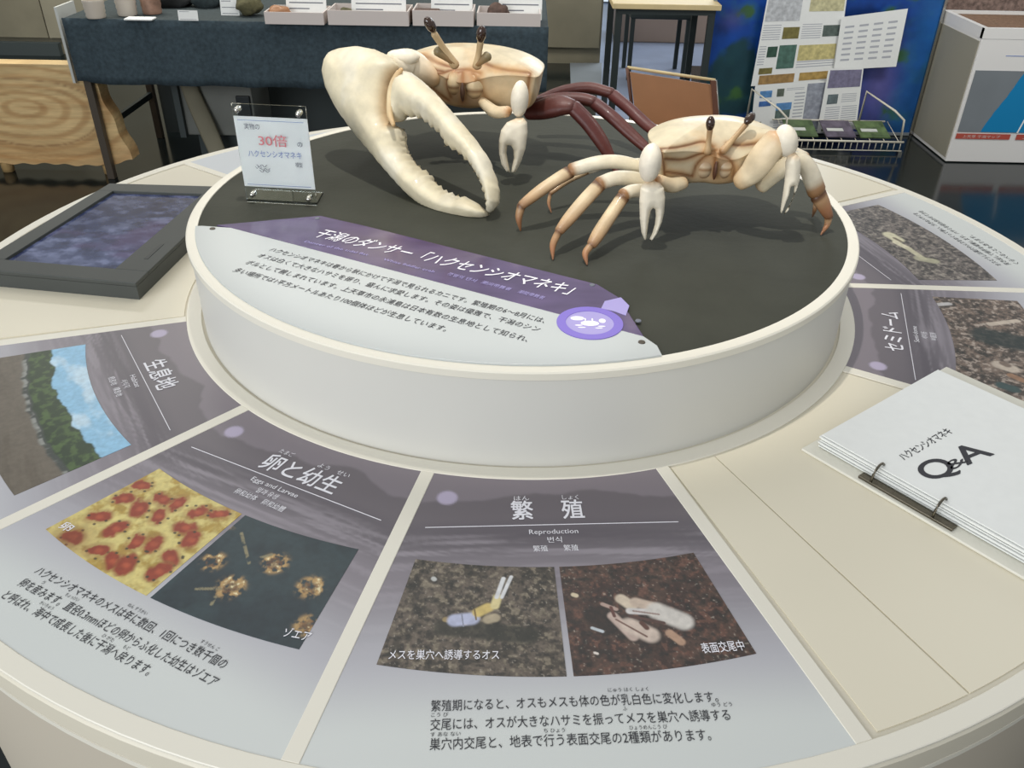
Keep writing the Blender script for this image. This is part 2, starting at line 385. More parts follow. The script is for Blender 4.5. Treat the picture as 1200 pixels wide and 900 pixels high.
def soilc(c1, c2, c3, sc):
    def f(x, y):
        c = np.tile(lin(c1), (len(x), 1)); n = fbm(x*sc, y*sc+3, 5); n2 = fbm(x*sc*2.3+50, y*sc*2.3+9, 4)
        c = mixc(c, c2, sst(.42, .6, n)); c = mixc(c, c3, sst(.58, .7, n2)); c = mixc(c, (30, 32, 30), sst(.45, .3, n2)*.7)
        n3 = fbm(x*sc*5+20, y*sc*5+40, 3); c = c*(.55+.95*n3)[:, None]; c = mixc(c, (170, 160, 146), sst(.74, .84, n3)*.6)
        return c
    return f
def shapes(base, mid, lst):
    def f(x, y):
        c = base(x, y)
        for a, b, r, col, *al in lst:
            c = mixc(c, col, cap2(x, y, L2(mid, *a), L2(mid, *b), r)*(al[0] if al else 1))
        return c
    return f
# --- panel: reproduction (front)
mid = -86.2
p, T = info_panel('information_panel', mid, 'front panel about reproduction with photos of a waving crab and of mating crabs', 3)
s1 = shapes(soilc((94, 84, 74), (66, 60, 52), (120, 110, 94), 75), mid, [
    ((520, 735), (620, 745), .012, (40, 42, 36), .8), ((522, 726), (545, 730), .0035, (150, 130, 90)), ((533, 727), (553, 725), .0085, (176, 180, 204)), ((560, 718), (572, 712), .0065, (200, 176, 108)), ((572, 726), (580, 724), .006, (170, 156, 130)),
    ((541, 719), (543, 734), .0008, (130, 134, 150)), ((556, 714), (558, 726), .0010, (120, 100, 60)), ((580, 710), (583, 700), .0052, (206, 192, 140)), ((582, 700), (590, 678), .0026, (214, 214, 214)), ((588, 700), (599, 676), .0022, (214, 214, 214)), ((508, 678), (509, 679), .003, (190, 190, 186))])
photo(p, mid, -12.5, -.35, s1, 'photo', na=250, nr=165, label='photo of a small crab raising its claws on grey mud')
s2 = shapes(soilc((76, 57, 48), (58, 42, 37), (98, 68, 56), 70), mid, [
    ((700, 722), (760, 745), .016, (36, 32, 30), .85), ((728, 702), (740, 710), .007, (206, 190, 168)), ((745, 706), (768, 712), .007, (196, 176, 158)), ((718, 722), (742, 746), .006, (190, 168, 156)), ((738, 733), (762, 744), .0105, (200, 182, 168)),
    ((738, 716), (775, 718), .0045, (206, 200, 196)), ((770, 716), (800, 728), .0120, (204, 198, 190)), ((785, 742), (798, 752), .005, (176, 142, 118)), ((738, 722), (778, 730), .002, (84, 60, 54)), ((722, 726), (758, 746), .0012, (120, 92, 82)), ((742, 716), (772, 720), .0012, (150, 130, 122)), ((752, 730), (758, 736), .003, (90, 60, 50)), ((706, 708), (722, 714), .0025, (176, 150, 138)), ((716, 712), (720, 722), .002, (96, 60, 54)), ((672, 697), (675, 698), .003, (206, 190, 160)), ((694, 736), (706, 740), .002, (190, 196, 200)), ((697, 765), (700, 766), .0016, (220, 210, 200))])
photo(p, mid, .1, 12.3, s2, 'photo', na=250, nr=165, label='photo of two pale crabs mating on red-brown mud')
T('title', '繁', -.052, -.7075, .029, .032, 'white', bold=.03); T('title', '殖', .014, -.7075, .029, .032, 'white', bold=.03)
T('reading_aid', 'はん', -.047, -.671, .020, .0085, 'white'); T('reading_aid', 'しょく', .017, -.671, .022, .0085, 'white')
T('subtitle', 'Reproduction', 0, -.736, .062, .0098, 'white', align='C'); T('subtitle', '번식', 0, -.751, .018, .0095, 'white', align='C'); T('subtitle', '繁殖　　繁殖', 0, -.766, .056, .0095, 'white', align='C')
T('body_text', '繁殖期になると、オスもメスも体の色が乳白色に変化します。', -.1465, -.987, .293, .0118, 'ink', bold=.004)
T('body_text', '交尾には、オスが大きなハサミを振ってメスを巣穴へ誘導する', -.1465, -1.0085, .300, .0118, 'ink', bold=.004)
T('body_text', '巣穴内交尾と、地表で行う表面交尾の2種類があります。', -.1465, -1.030, .275, .0118, 'ink', bold=.004)
for s, x, y in (('にゅう はく しょく', .035, -.971), ('こう び', -.146, -.9935), ('ふ', .047, -.9935), ('す あな', .118, -.9935), ('ゆう どう', .138, -.9925), ('す あな ない', -.146, -1.0155), ('ち ひょう', -.035, -1.0155), ('ひょうめんこう び', .05, -1.0155)):
    if x != .118: T('reading_aid', s, x, y, .0042*len(s), .0045, 'ink')
text_px('caption', 'メスを巣穴へ誘導するオス', (455, 773), (585, 773), ZT+.0028, .0115, 'white', p, bold=.01)
text_px('caption', '表面交尾中', (824, 766), (874, 762), ZT+.0028, .0125, 'white', p, bold=.015)
# --- panel: eggs and larvae
mid = -116.2
p, T = info_panel('information_panel', mid, 'panel about eggs and larvae with a red and yellow egg photo beside a dark photo', 5)
def eggs(x, y):
    c = np.tile(lin((206, 190, 120)), (len(x), 1)); c = mixc(c, (168, 140, 66), sst(.45, .7, fbm(x*70, y*70, 4)))
    rg = np.random.default_rng(11); k = 0
    for i in range(5):
        for j in range(4):
            ex = -.152+.033*i+rg.uniform(-.009, .009); ey = -.813-.037*j+rg.uniform(-.009, .009); an = rg.uniform(-1.6, 1.6)
            a = (ex-.006*math.cos(an), ey-.006*math.sin(an)); b = (ex+.006*math.cos(an), ey+.006*math.sin(an))
            wob = .002*(fbm(x*120+i, y*120+j, 3)-.5)
            c = mixc(c, (150, 110, 60), cap2(x+wob, y-wob, a, b, .0135, .2)*.45)
            c = mixc(c, (142, 60, 38), cap2(x+wob*5, y-wob*4, a, b, rg.uniform(.0075, .0115), .3))
            c = mixc(c, (176, 84, 54), cap2(x, y, (ex, ey), (ex+.002, ey), .004, .7)*.7)
            for q in range(3):
                d = rg.uniform(0, 6.3); bx = ex+.014*math.cos(d); by = ey+.014*math.sin(d); c = mixc(c, (62, 56, 40), cap2(x, y, (bx, by), (bx+.001, by), .0017)*.9)
    c = mixc(c, (120, 60, 36), sst(.05, 0, np.hypot(x+.155, y+.93))*.6)
    return c
photo(p, mid, -12.0, -.15, eggs, 'photo', na=200, nr=140, label='photo of round red eggs on a yellow ground')
def larvae(x, y):
    c = np.tile(lin((34, 48, 54)), (len(x), 1)); c = mixc(c, (48, 66, 70), sst(.4, .7, fbm(x*30, y*30, 4))*.6)
    n = fbm(x*160, y*160, 4)
    for q, r in (((250, 658), .011), ((270, 688), .014), ((322, 660), .013), ((364, 688), .013), ((360, 733), .011), ((270, 615), .004)):
        a = L2(mid, *q); d = np.hypot(x-a[0], y-a[1]); ring = np.exp(-((d-r)/.0045)**2)+.5*(d < r)
        c = mixc(c, (186, 150, 96), np.clip(ring*sst(.38, .62, n), 0, 1)*.9); c = mixc(c, (112, 74, 44), np.clip((d < r*.8)*sst(.4, .6, fbm(x*240, y*240, 3)), 0, 1)*.6)
        c = mixc(c, (228, 214, 170), np.clip((d < r*1.2)*sst(.66, .8, n), 0, 1))
    for a, b in (((283, 625), (292, 660)), ((300, 655), (318, 650)), ((248, 708), (252, 700)), ((230, 690), (258, 690))):
        c = mixc(c, (132, 124, 96), cap2(x, y, L2(mid, *a), L2(mid, *b), .002)*sst(.35, .6, n))
    return c
photo(p, mid, .25, 12.2, larvae, 'photo', na=170, nr=120, label='dark photo of glowing larvae in water')
T('title', '卵と幼生', .013, -.7085, .126, .031, 'white', align='C', bold=.028)
T('reading_aid', 'たまご', -.046, -.670, .024, .0085, 'white'); T('reading_aid', 'よう　せい', .022, -.670, .052, .0085, 'white')
T('subtitle', 'Eggs and Larvae', 0, -.736, .078, .0098, 'white', align='C'); T('subtitle', '알과 유생', 0, -.751, .034, .0095, 'white', align='C'); T('subtitle', '卵和幼体　卵和幼體', 0, -.766, .082, .0095, 'white', align='C')
T('body_text', 'ハクセンシオマネキのメスは年に数回、1回につき数千個の', -.1465, -.987, .293, .0118, 'ink', bold=.004)
T('body_text', '卵を産みます。直径0.3mmほどの卵からふ化した幼生はゾエア', -.1465, -1.0085, .300, .0118, 'ink', bold=.004)
T('body_text', 'と呼ばれ、海中で成長した後に干潟へ戻ります。', -.1465, -1.030, .230, .0118, 'ink', bold=.004)
for s, x, y in (('ねん すうかい', -.01, -.9715), ('すうせん こ', .10, -.9715), ('う', -.125, -.9935), ('ちょっけい', -.085, -.9935), ('かいちゅう', -.10, -1.0155), ('ひ がた', .0, -1.0155), ('もど', .032, -1.0155)):
    T('reading_aid', s, x, y, .0042*len(s), .0045, 'ink')
text_px('caption', 'ゾエア', (330, 746), (361, 752), ZT+.0028, .012, 'white', p, bold=.015)
text_px('caption', '卵', (68, 618), (78, 624), ZT+.0028, .012, 'white', p, bold=.015)
# --- panel: habitat (left)
mid = -146.2
p, T = info_panel('information_panel', mid, 'left panel about the habitat with a photo of mudflat, green trees and blue sky', 8)
def habitat(x, y):
    s = (x+.19)/.38; c = np.tile(lin((140, 186, 214)), (len(x), 1)); r = np.hypot(x, y)
    c = mixc(c, (188, 212, 226), sst(.45, .7, fbm(x*16, y*30+4, 4)))
    h = .845-.012*s+.018*(fbm(x*40, x*0+2, 4)-.5)
    c = mixc(c, (40, 58, 36), sst(h-.002, h+.002, r)); c = mixc(c, (70, 92, 50), sst(h, h+.003, r)*sst(.45, .65, fbm(x*110, y*110, 4)))
    h2 = .880+.006*(fbm(x*60, x*0+8, 3)-.5)
    c = mixc(c, (60, 66, 62), sst(h2-.004, h2, r)); c = mixc(c, (136, 138, 132), sst(h2, h2+.002, r)*sst(.4, .6, fbm(x*90, y*20, 3)))
    c = mixc(c, (104, 96, 84), sst(h2+.004, h2+.010, r)); c = mixc(c, (94, 86, 74), sst(h2+.01, h2+.02, r)*sst(.4, .7, fbm(x*12, y*90, 4))*.8)
    return c
photo(p, mid, -11.7, 12.3, habitat, 'photo', na=200, nr=130, label='photo of a mudflat with trees and sky')
T('title', '生息地', .0, -.7085, .096, .031, 'white', align='C', bold=.028)
T('subtitle', 'Habitat', 0, -.736, .04, .0098, 'white', align='C'); T('subtitle', '서식지', 0, -.751, .026, .0095, 'white', align='C'); T('subtitle', '栖息地　棲息地', 0, -.766, .064, .0095, 'white', align='C')
# --- panel: semi-dome (right, lower)
mid = -16.0
p, T = info_panel('information_panel', mid, 'right panel titled in katakana with a close photo of a crab beside its mud dome', 12)
sd = shapes(soilc((116, 100, 88), (78, 68, 60), (160, 146, 134), 60), mid, [
    ((1158, 394), (1195, 402), .030, (34, 46, 44), .9), ((1160, 380), (1192, 376), .006, (190, 176, 160)), ((1172, 428), (1185, 432), .013, (190, 176, 160)), ((1176, 426), (1180, 428), .007, (120, 104, 92)), ((1175, 452), (1188, 456), .011, (58, 78, 76)), ((1185, 440), (1199, 446), .007, (150, 116, 90)), ((1098, 357), (1112, 356), .006, (186, 182, 180))])
photo(p, mid, -11.9, 12.1, sd, 'photo', na=250, nr=165, label='photo of a crab at the edge of a dark burrow')
T('title', 'セミドーム', .0, -.7085, .150, .031, 'white', align='C', bold=.02)
T('subtitle', 'Semi-dome', 0, -.736, .06, .0098, 'white', align='C'); T('subtitle', '세미돔', 0, -.751, .026, .0095, 'white', align='C'); T('subtitle', '半圓頂', 0, -.766, .03, .0095, 'white', align='C')
# --- panel: far right upper
mid = 13.9
p, T = info_panel('information_panel', mid, 'far right panel with a photo of a pale crab on grey mud and small text', 15)
sa = shapes(soilc((112, 104, 98), (84, 78, 74), (140, 132, 122), 60), mid, [
    ((1042, 275), (1052, 281), .014, (206, 200, 170)), ((1050, 284), (1064, 291), .008, (214, 206, 178)), ((1064, 291), (1082, 303), .007, (190, 184, 156)), ((1078, 303), (1094, 306), .012, (176, 172, 144), .8), ((1048, 279), (1056, 283), .004, (120, 110, 92))])
photo(p, mid, -12.5, 12.6, sa, 'photo', na=250, nr=165, r0=.7925, label='photo of a pale crab on grey mud')
T('title', '威嚇', .0, -.7085, .07, .031, 'white', align='C', bold=.028)
for k, (s, wd) in enumerate((('オスどうしは巣穴やメスをめぐって争い、大きなハサミを', .29), ('突き出して相手を威嚇します。ハサミを組み合わせて力を', .30), ('くらべることもあります。', .15))):
    T('body_text', s, -.1465, -.987-.0215*k, wd, .0118, 'ink', bold=.004)
# pale sheet on the far left sector
fs = thing('plain_panel', (-.6, .75, ZT), 'pale blue-grey panel at the back of the table behind the price-sized sign', 'information panel')
fs['label'] = 'plain pale blue-grey panel at the back of the round table behind the upright sign'
polar_print('printed_sheet', 131.7, -12.8, 12.8, RI, RO, ZT, .0022, 10, 6, lambda x, y: np.tile(lin((198, 202, 206)), (len(x), 1)), 'prnt', fs, GW)
# blank cream boards lying in the empty sectors
for a0, a1, lab in ((-63.55, -32.0, 'blank cream board under the open ring binder'), (-70.1, -63.72, 'narrow blank cream strip beside the front panel'), (30.1, 57.7, 'blank cream board at the back right of the table, behind the pale crab'), (-198, -162.4, 'blank cream board under the grey framed screen')):
    mm = (a0+a1)/2
    b = polar_print('blank_board', mm, a0-mm, a1-mm, RI+.004, RO-.006, ZT, .0018, 24, 2, lambda x, y: np.tile(lin((222, 214, 192)), (len(x), 1)), 'prnt', None)
    tag(b, lab, 'board')
    b.data.materials[0] = M['prnt']

# ============================================================ ACRYLIC TITLE PLATE on the plinth
pl = thing('title_plate', (-.15, -.4, ZD), 'acrylic plate with a violet title strip and white text area on the plinth', 'sign')
A0 = (-.502, -.1605); A1 = (.1717, -.5062)
arc = [(.586*math.cos(math.radians(a)), .586*math.sin(math.radians(a))) for a in np.linspace(-71.2, -164.6, 48)]
white_poly = [(-.553, -.1545), A0, A1, (.187, -.530), (.1905, -.5545)]+arc
pur_poly = [(-.530, -.150), (-.36, -.0988), (-.2695, -.1420), (.1175, -.3485), (.1465, -.3898), (.1596, -.4503), A1, A0]
zp = ZD+.004
prism('white_field', white_poly, ZD+.0005, zp, mat('acrylic_white_field', (184, 188, 186), .34, coat=.0), pl, bev=.0008)
def purcol(pts, n):
    return None
o = prism('title_strip', pur_poly, ZD+.0005, zp, mat('violet_print', (86, 72, 104), .16, var=.22, scale=9, coat=.4, stretch=(1, 2.5, 1)), pl, bev=.0008)
zl = zp+.0002
text_px('title', '干潟のダンサー「ハクセンシオマネキ」', (366, 277), (668, 346), zl, .033, 'white', pl, bold=.012, shear=.25)
text_px('subtitle', 'Dancer of the tidal flat', (356, 284), (430, 300), zl, .0085, 'lilac', pl)
text_px('subtitle', 'White fiddler crab', (448, 305), (508, 320), zl, .0085, 'lilac', pl)
text_px('subtitle', '갯벌의 댄서', (523, 322), (556, 331), zl, .0095, 'lilac', pl); text_px('subtitle', '潮间带舞者', (563, 332), (597, 341), zl, .0095, 'lilac', pl); text_px('subtitle', '潮間帶舞者', (606, 343), (636, 351), zl, .0095, 'lilac', pl)
for s, a, b in (('ハクセンシオマネキは春から秋にかけて干潟で見られるカニです。繁殖期の6〜8月には、', (314, 294), (637, 379)),
                ('オスは白くて大きなハサミを振り、盛んに求愛します。その姿は優雅で、干潟のシン', (300, 301), (630, 389)),
                ('ボルとして親しまれています。上天草市の永浦島は日本有数の生息地として知られ、', (286, 309), (617, 401)),
                ('多い場所では1平方メートルあたり100個体ほどが生息しています。', (272, 318), (521, 389))):
    text_px('body_text', s, a, b, zl, .0135, 'ink', pl, bold=.006)
for q in ((249, 268), (752, 401)):
    c = at(*q, z=zl); lathe('screw', (c.x, c.y, zp), [(0, .0012), (.0045, .0012), (.005, 0)], 'legwood', pl, 16)
for q in ((372, 256), (694, 334), (748, 376)):
    c = at(*q, z=zl); lathe('screw', (c.x, c.y, zp), [(0, .0012), (.004, .0012), (.0045, 0)], 'greyink', pl, 16)
bc = (.099, -.472)
lathe('badge_ring', (bc[0], bc[1], zp), [(.034, 0), (.034, .0012), (.047, .0012), (.047, 0)], 'violet', pl, 48)
lathe('badge_field', (bc[0], bc[1], zp), [(0.0005, .0006), (.034, .0006)], 'lilac', pl, 48)
vv = []
def disc2(cx, cy, rx, ry, n=14): return [(cx+rx*math.cos(2*math.pi*k/n), cy+ry*math.sin(2*math.pi*k/n)) for k in range(n)]
for cx, cy, rx, ry, m_ in ((0, -.002, .013, .0075, 'white'), (-.017, .012, .010, .0060, 'white'), (.018, .006, .0050, .0062, 'white'), (-.016, -.008, .0055, .0016, 'white'), (.016, -.010, .0055, .0016, 'white'), (-.012, -.014, .0055, .0014, 'white'), (.012, -.015, .0055, .0014, 'white'), (-.006, .009, .0012, .004, 'white'), (.004, .009, .0012, .004, 'white')):
    prism('badge_emblem', [(bc[0]+a, bc[1]+b) for a, b in disc2(cx, cy, rx, ry)], zp+.0006, zp+.0010, m_, pl)
prism('badge_splash', [(.125, -.405), (.150, -.392), (.160, -.418), (.152, -.448), (.138, -.437), (.118, -.428)], zp, zp+.0006, 'lilac', pl)

# ============================================================ CRABS
IV = (210, 198, 168); IV2 = (206, 184, 144); BR = (166, 116, 74); DK = (110, 70, 44)
def grad(stops):
    ts = np.array([s[0] for s in stops]); cs = np.array([lin(s[1]) for s in stops])
    def f(t, k): return np.stack([np.interp(t, ts, cs[:, i]) for i in range(3)], 1)
    return f
def P3(lst): return [at(x, y, Y=d) for x, y, d in lst]
def shrink(pts, rad): return pts, rad
def inflate(name, outline, plane, D, T, m, parent, colf=None, step=.004, grid=.006, bias=0):
    """outline px polygon laid on a plane (origin, e1, e2, n) and swollen to both sides"""
    O, e1, e2, n = plane
    def toP(px, py):
        d = FW+RR*((px-600)/F)+UU*((450-py)/F); t = (O-CAM).dot(n)/d.dot(n); w = CAM+d*t-O; return (w.dot(e1), w.dot(e2))
    Q = [toP(*q) for q in outline]; R = []
    for i in range(len(Q)):
        a = np.array(Q[i]); b = np.array(Q[(i+1) % len(Q)]); k = max(1, int(np.linalg.norm(b-a)/step))
        for j in range(k): R.append(tuple(a+(b-a)*j/k))
    R = np.array(R); nb = len(R)
    A = R; B = np.roll(R, -1, 0)
    def dist(P):
        out = np.full(len(P), 9.)
        for a, b in zip(A, B):
            d = b-a; t = np.clip(((P-a)@d)/(d@d+1e-15), 0, 1); out = np.minimum(out, np.hypot(*(P-a-t[:, None]*d).T))
        return out
    def inside(P):
        c = np.zeros(len(P), bool)
        for (x0, y0), (x1, y1) in zip(A, B):
            s = ((y0 > P[:, 1]) != (y1 > P[:, 1])); xx = (x1-x0)*(P[:, 1]-y0)/((y1-y0) or 1e-12)+x0; c ^= s & (P[:, 0] < xx)
        return c
    xs = np.arange(R[:, 0].min(), R[:, 0].max(), grid); ys = np.arange(R[:, 1].min(), R[:, 1].max(), grid*.87)
    G = np.array([(x+(grid/2 if j % 2 else 0), y) for j, y in enumerate(ys) for x in xs])
    G = G[inside(G)]; dg = dist(G); G = G[dg > grid*.45]; dg = dg[dg > grid*.45]
    P = np.vstack([R, G]); vs, es, fs, *_ = geometry.delaunay_2d_cdt([Vector(p) for p in P], [(i, (i+1) % nb) for i in range(nb)], [], 1, 1e-6)
    V2 = np.array([tuple(v) for v in vs]); d = dist(V2); d[d < 1e-5] = 0
    h = T*np.sqrt(np.clip(1-(1-np.minimum(d/D, 1))**2, 0, 1))
    bnd = d == 0; idx = np.arange(len(V2)); back = idx.copy(); extra = np.where(~bnd)[0]; back[extra] = len(V2)+np.arange(len(extra))
    o3 = np.array(O); E1 = np.array(e1); E2 = np.array(e2); NN = np.array(n)
    base = o3+V2[:, :1]*E1+V2[:, 1:]*E2
    top = base+h[:, None]*NN; bot = base[extra]-h[extra][:, None]*NN
    f = []
    for t in fs: f.append(tuple(t)); f.append(tuple(back[i] for i in reversed(t)))
    allV = np.vstack([top, bot]); c2 = np.vstack([V2, V2[extra]])
    cols = colf(c2, toP, np.concatenate([d, d[extra]])) if colf else np.tile(lin(IV), (len(allV), 1))
    o = fix_normals(link(name, allV, f, m, parent, cols=cols, smooth=True))
    md = o.modifiers.new('smooth', 'SMOOTH'); md.factor = .3; md.iterations = 1
    return o
def teeth(pts, amp, step):
    """little saw bumps along a px polyline"""
    out = []; k = 0
    for a, b in zip(pts[:-1], pts[1:]):
        a = np.array(a, float); b = np.array(b, float); L = np.linalg.norm(b-a); n = max(1, int(L/step)); nn = np.array([-(b-a)[1], (b-a)[0]])/(L+1e-9)
        for j in range(n):
            k += 1; out.append(tuple(a+(b-a)*j/n+nn*(amp if k % 2 else -amp*.3)))
    out.append(pts[-1]); return out

def carapace(name, c, W, L, H, yaw, parent, tint=0, shrinkback=.62):
    """box-shaped fiddler crab shell: pointed front corners, narrower back; local y=+ is the front (towards the viewer)"""
    half = [(0, .48), (.10, .485), (.16, .43), (.30, .44), (.43, .465), (.50, .47), (.518, .42), (.515, .25), (.505, .05), (.475, -.16), (.40, -.34), (.27, -.45), (.13, -.49), (0, -.5)]
    pl_ = half+[(-x, y) for x, y in half[-2:0:-1]]
    rings = [(-.50, .40), (-.49, .66), (-.44, .86), (-.32, .93), (-.05, .965), (.12, .985), (.165, 1.0), (.185, .985), (.25, .90), (.33, .74), (.39, .54), (.43, .32), (.445, .12)]
    v = []; cols = []; n = len(pl_); ca, sa = math.cos(yaw), math.sin(yaw)
    for z, s in rings:
        for x, y in pl_:
            yy = y*s
            if z < .16 and y > .3: yy = y*(s*.92+.06)
            X = x*s*W; Y = yy*L; Z = z*H
            if z > .1: Z -= H*.20*math.exp(-(x/.16)**2)*sst(.0, .45, np.array(yy))*(1 if z < .2 else .6)
            else: Z -= H*.04*math.exp(-(x/.14)**2)*(y > .3)
            v.append(Vector(c)+Vector((X*ca+Y*sa, X*sa-Y*ca, Z)))
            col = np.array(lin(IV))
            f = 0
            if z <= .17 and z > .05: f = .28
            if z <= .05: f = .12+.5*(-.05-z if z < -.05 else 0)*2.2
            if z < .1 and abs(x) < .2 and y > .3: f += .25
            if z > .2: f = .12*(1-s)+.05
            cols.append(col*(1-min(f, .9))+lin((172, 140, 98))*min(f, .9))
    K = len(rings); f = [(i*n+j, i*n+(j+1) % n, (i+1)*n+(j+1) % n, (i+1)*n+j) for i in range(K-1) for j in range(n)]
    f += [tuple(range(n))[::-1], tuple(range((K-1)*n, K*n))]
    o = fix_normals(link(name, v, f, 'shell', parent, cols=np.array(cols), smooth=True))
    cr = o.data.attributes.new('crease_edge', 'FLOAT', 'EDGE')
    vals = []
    for e in o.data.edges:
        a, b = e.vertices; ra, rb = a//n, b//n
        vals.append(.75 if ra == rb == 6 and (a % n < 10 or a % n > n-10) else (.5 if {a % n, b % n} in ({5}, {n-5}) else 0))
    cr.data.foreach_set('value', vals)
    sub(o, 3); return o
def bvh_of(o):
    dg = bpy.context.evaluated_depsgraph_get(); dg.update(); e = o.evaluated_get(dg); me = e.to_mesh()
    off = wloc(o); V = [Vector(v.co)+off for v in me.vertices]; b = BVHTree.FromPolygons(V, [tuple(p.vertices) for p in me.polygons]); e.to_mesh_clear(); return b
def shell_detail(o, lines, r, col, depth=.0012, patches=()):
    """subdivide for real, then sink and darken the sutures that run over the surface"""
    bv = bvh_of(o); dg = bpy.context.evaluated_depsgraph_get(); me = bpy.data.meshes.new_from_object(o.evaluated_get(dg)); o.modifiers.clear(); o.data = me
    off = wloc(o); n = len(me.vertices); co = np.zeros(n*3); me.vertices.foreach_get('co', co); co = co.reshape(-1, 3)+np.array(off)
    no = np.array([tuple(v.normal) for v in me.vertices]); a = me.color_attributes['Col']; c = np.zeros(n*4); a.data.foreach_get('color', c); c = c.reshape(-1, 4)
    m = np.full(n, 9.)
    for L in lines:
        pts = []
        for x, y in catmull(L, 6):
            h = bv.ray_cast(CAM, (FW+RR*((x-600)/F)+UU*((450-y)/F)).normalized())
            if h[0] is not None and (not pts or (h[0]-pts[-1]).length < .05): pts.append(h[0])
        for p, q in zip(pts[:-1], pts[1:]):
            p = np.array(p); d = np.array(q)-p; t = np.clip(((co-p)@d)/(d@d+1e-12), 0, 1); m = np.minimum(m, np.linalg.norm(co-p-t[:, None]*d, axis=1))
    nz = fbm(co[:, 0]*30+9, co[:, 2]*30+co[:, 1]*20, 4); rr = r*(.7+.6*nz)
    rgb = c[:, :3]; rgb = mixc(rgb, (176, 132, 86), np.exp(-(m/(rr*3.2))**2)*.75*(.5+nz)); rgb = mixc(rgb, col, np.exp(-(m/(rr*1.15))**2)*.95)
    rgb = mixc(rgb, (196, 158, 108), sst(.52, .75, nz)*.35)
    for x, y, Yp, pr, pc, pa in patches:
        p = np.array(at(x, y, Y=Yp)); rgb = mixc(rgb, pc, np.exp(-(np.linalg.norm(co-p, axis=1)/pr)**2)*pa)
    c[:, :3] = rgb; a.data.foreach_set('color', c.ravel())
    co = co-no*(np.exp(-(m/r)**2)*depth)[:, None]-np.array(off); me.vertices.foreach_set('co', co.ravel()); me.update(); return bvh_of(o)
def seam(name, bv, px, r, col, parent, n=5):
    """a brown suture line lying on the shell surface"""
    P = catmull(px, n); pts = []
    for x, y in P:
        d = (FW+RR*((x-600)/F)+UU*((450-y)/F)).normalized(); h = bv.ray_cast(CAM, d)
        if h[0] is not None and (not pts or (h[0]-pts[-1]).length < .06): pts.append(h[0]+h[1]*r*.15)
    if len(pts) < 3: return None
    return tube(name, pts, [r]*len(pts), 'shell', parent, ns=6, n=1, cap=True, colf=lambda t, k: np.tile(lin(col), (len(t), 1)))
ivory = lambda t, k: np.tile(lin(IV), (len(t), 1))
g_ivory = grad([(0, (196, 150, 100)), (.12, IV), (.80, (218, 208, 186)), (.82, (214, 204, 180)), (.87, (150, 110, 72)), (1, (110, 76, 48))])
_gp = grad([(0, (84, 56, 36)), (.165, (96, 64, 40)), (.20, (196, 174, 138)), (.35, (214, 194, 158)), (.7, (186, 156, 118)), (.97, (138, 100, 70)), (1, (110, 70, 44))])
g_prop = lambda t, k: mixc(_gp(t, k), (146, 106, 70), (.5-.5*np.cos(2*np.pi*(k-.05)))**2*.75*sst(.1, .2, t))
g_tip = grad([(0, (84, 56, 36)), (.2, (96, 64, 42)), (.3, (176, 140, 102)), (.6, (156, 108, 74)), (1, (98, 64, 42))])
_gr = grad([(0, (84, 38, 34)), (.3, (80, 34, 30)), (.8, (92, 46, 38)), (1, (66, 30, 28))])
g_red = lambda t, k: mixc(_gr(t, k), (176, 140, 120), np.exp(-((k-.5)/.055)**2)*.8)  # pale highlight painted along the upper edge of each leg segment
g_claw = grad([(0, (188, 140, 96)), (.1, (226, 212, 186)), (1, (234, 226, 208))])
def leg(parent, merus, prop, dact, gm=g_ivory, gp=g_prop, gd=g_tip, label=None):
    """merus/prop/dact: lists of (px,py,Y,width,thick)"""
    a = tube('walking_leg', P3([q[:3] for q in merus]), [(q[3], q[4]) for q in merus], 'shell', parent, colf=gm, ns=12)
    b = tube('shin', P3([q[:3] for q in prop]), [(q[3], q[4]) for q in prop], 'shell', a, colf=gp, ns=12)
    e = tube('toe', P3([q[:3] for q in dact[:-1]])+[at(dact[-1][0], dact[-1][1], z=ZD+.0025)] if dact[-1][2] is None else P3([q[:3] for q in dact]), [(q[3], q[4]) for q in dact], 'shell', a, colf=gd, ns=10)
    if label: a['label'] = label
    return a

# ---------------- small pale crab on the right
def bodyfit(cx, Yc, rid, top, bot):
    zr, zt, zb = at(*rid[:2], Y=rid[2]).z, at(*top[:2], Y=top[2]).z, at(*bot[:2], Y=bot[2]).z
    H = (zr-zb)/.665; return (at(cx, 190, Y=Yc).x, Yc, zr-.165*H), H, (zt-zr)/H
FC, FH, fr_ = bodyfit(832, -.045, (774, 173, -.12), (832, 140, -.03), (780, 216, -.11))
MC, MH, mr_ = bodyfit(556, .29, (619, 86, .20), (560, 42, .28), (612, 130, .21))
fc = thing('crab_model', (.37, -.03, ZD), 'smaller ivory crab model with two small claws and brown-tipped legs, right on the plinth', 'crab model')
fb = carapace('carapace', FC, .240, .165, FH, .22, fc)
bv = shell_detail(fb, [[(771, 174), (790, 173), (806, 170), (824, 166), (836, 172)], [(852, 168), (866, 170), (880, 169), (896, 166)], [(776, 186), (800, 187), (820, 181), (840, 176)],
    [(836, 180), (826, 184), (816, 194), (812, 207)], [(842, 180), (854, 186), (860, 196), (860, 208)], [(778, 201), (798, 204), (812, 207)], [(774, 174), (777, 190), (779, 206)], [(838, 176), (838, 206)]], .0022, (112, 72, 40), patches=[(838, 190, -.13, .03, (176, 124, 76), .6), (836, 172, -.13, .014, (190, 140, 70), .7)])
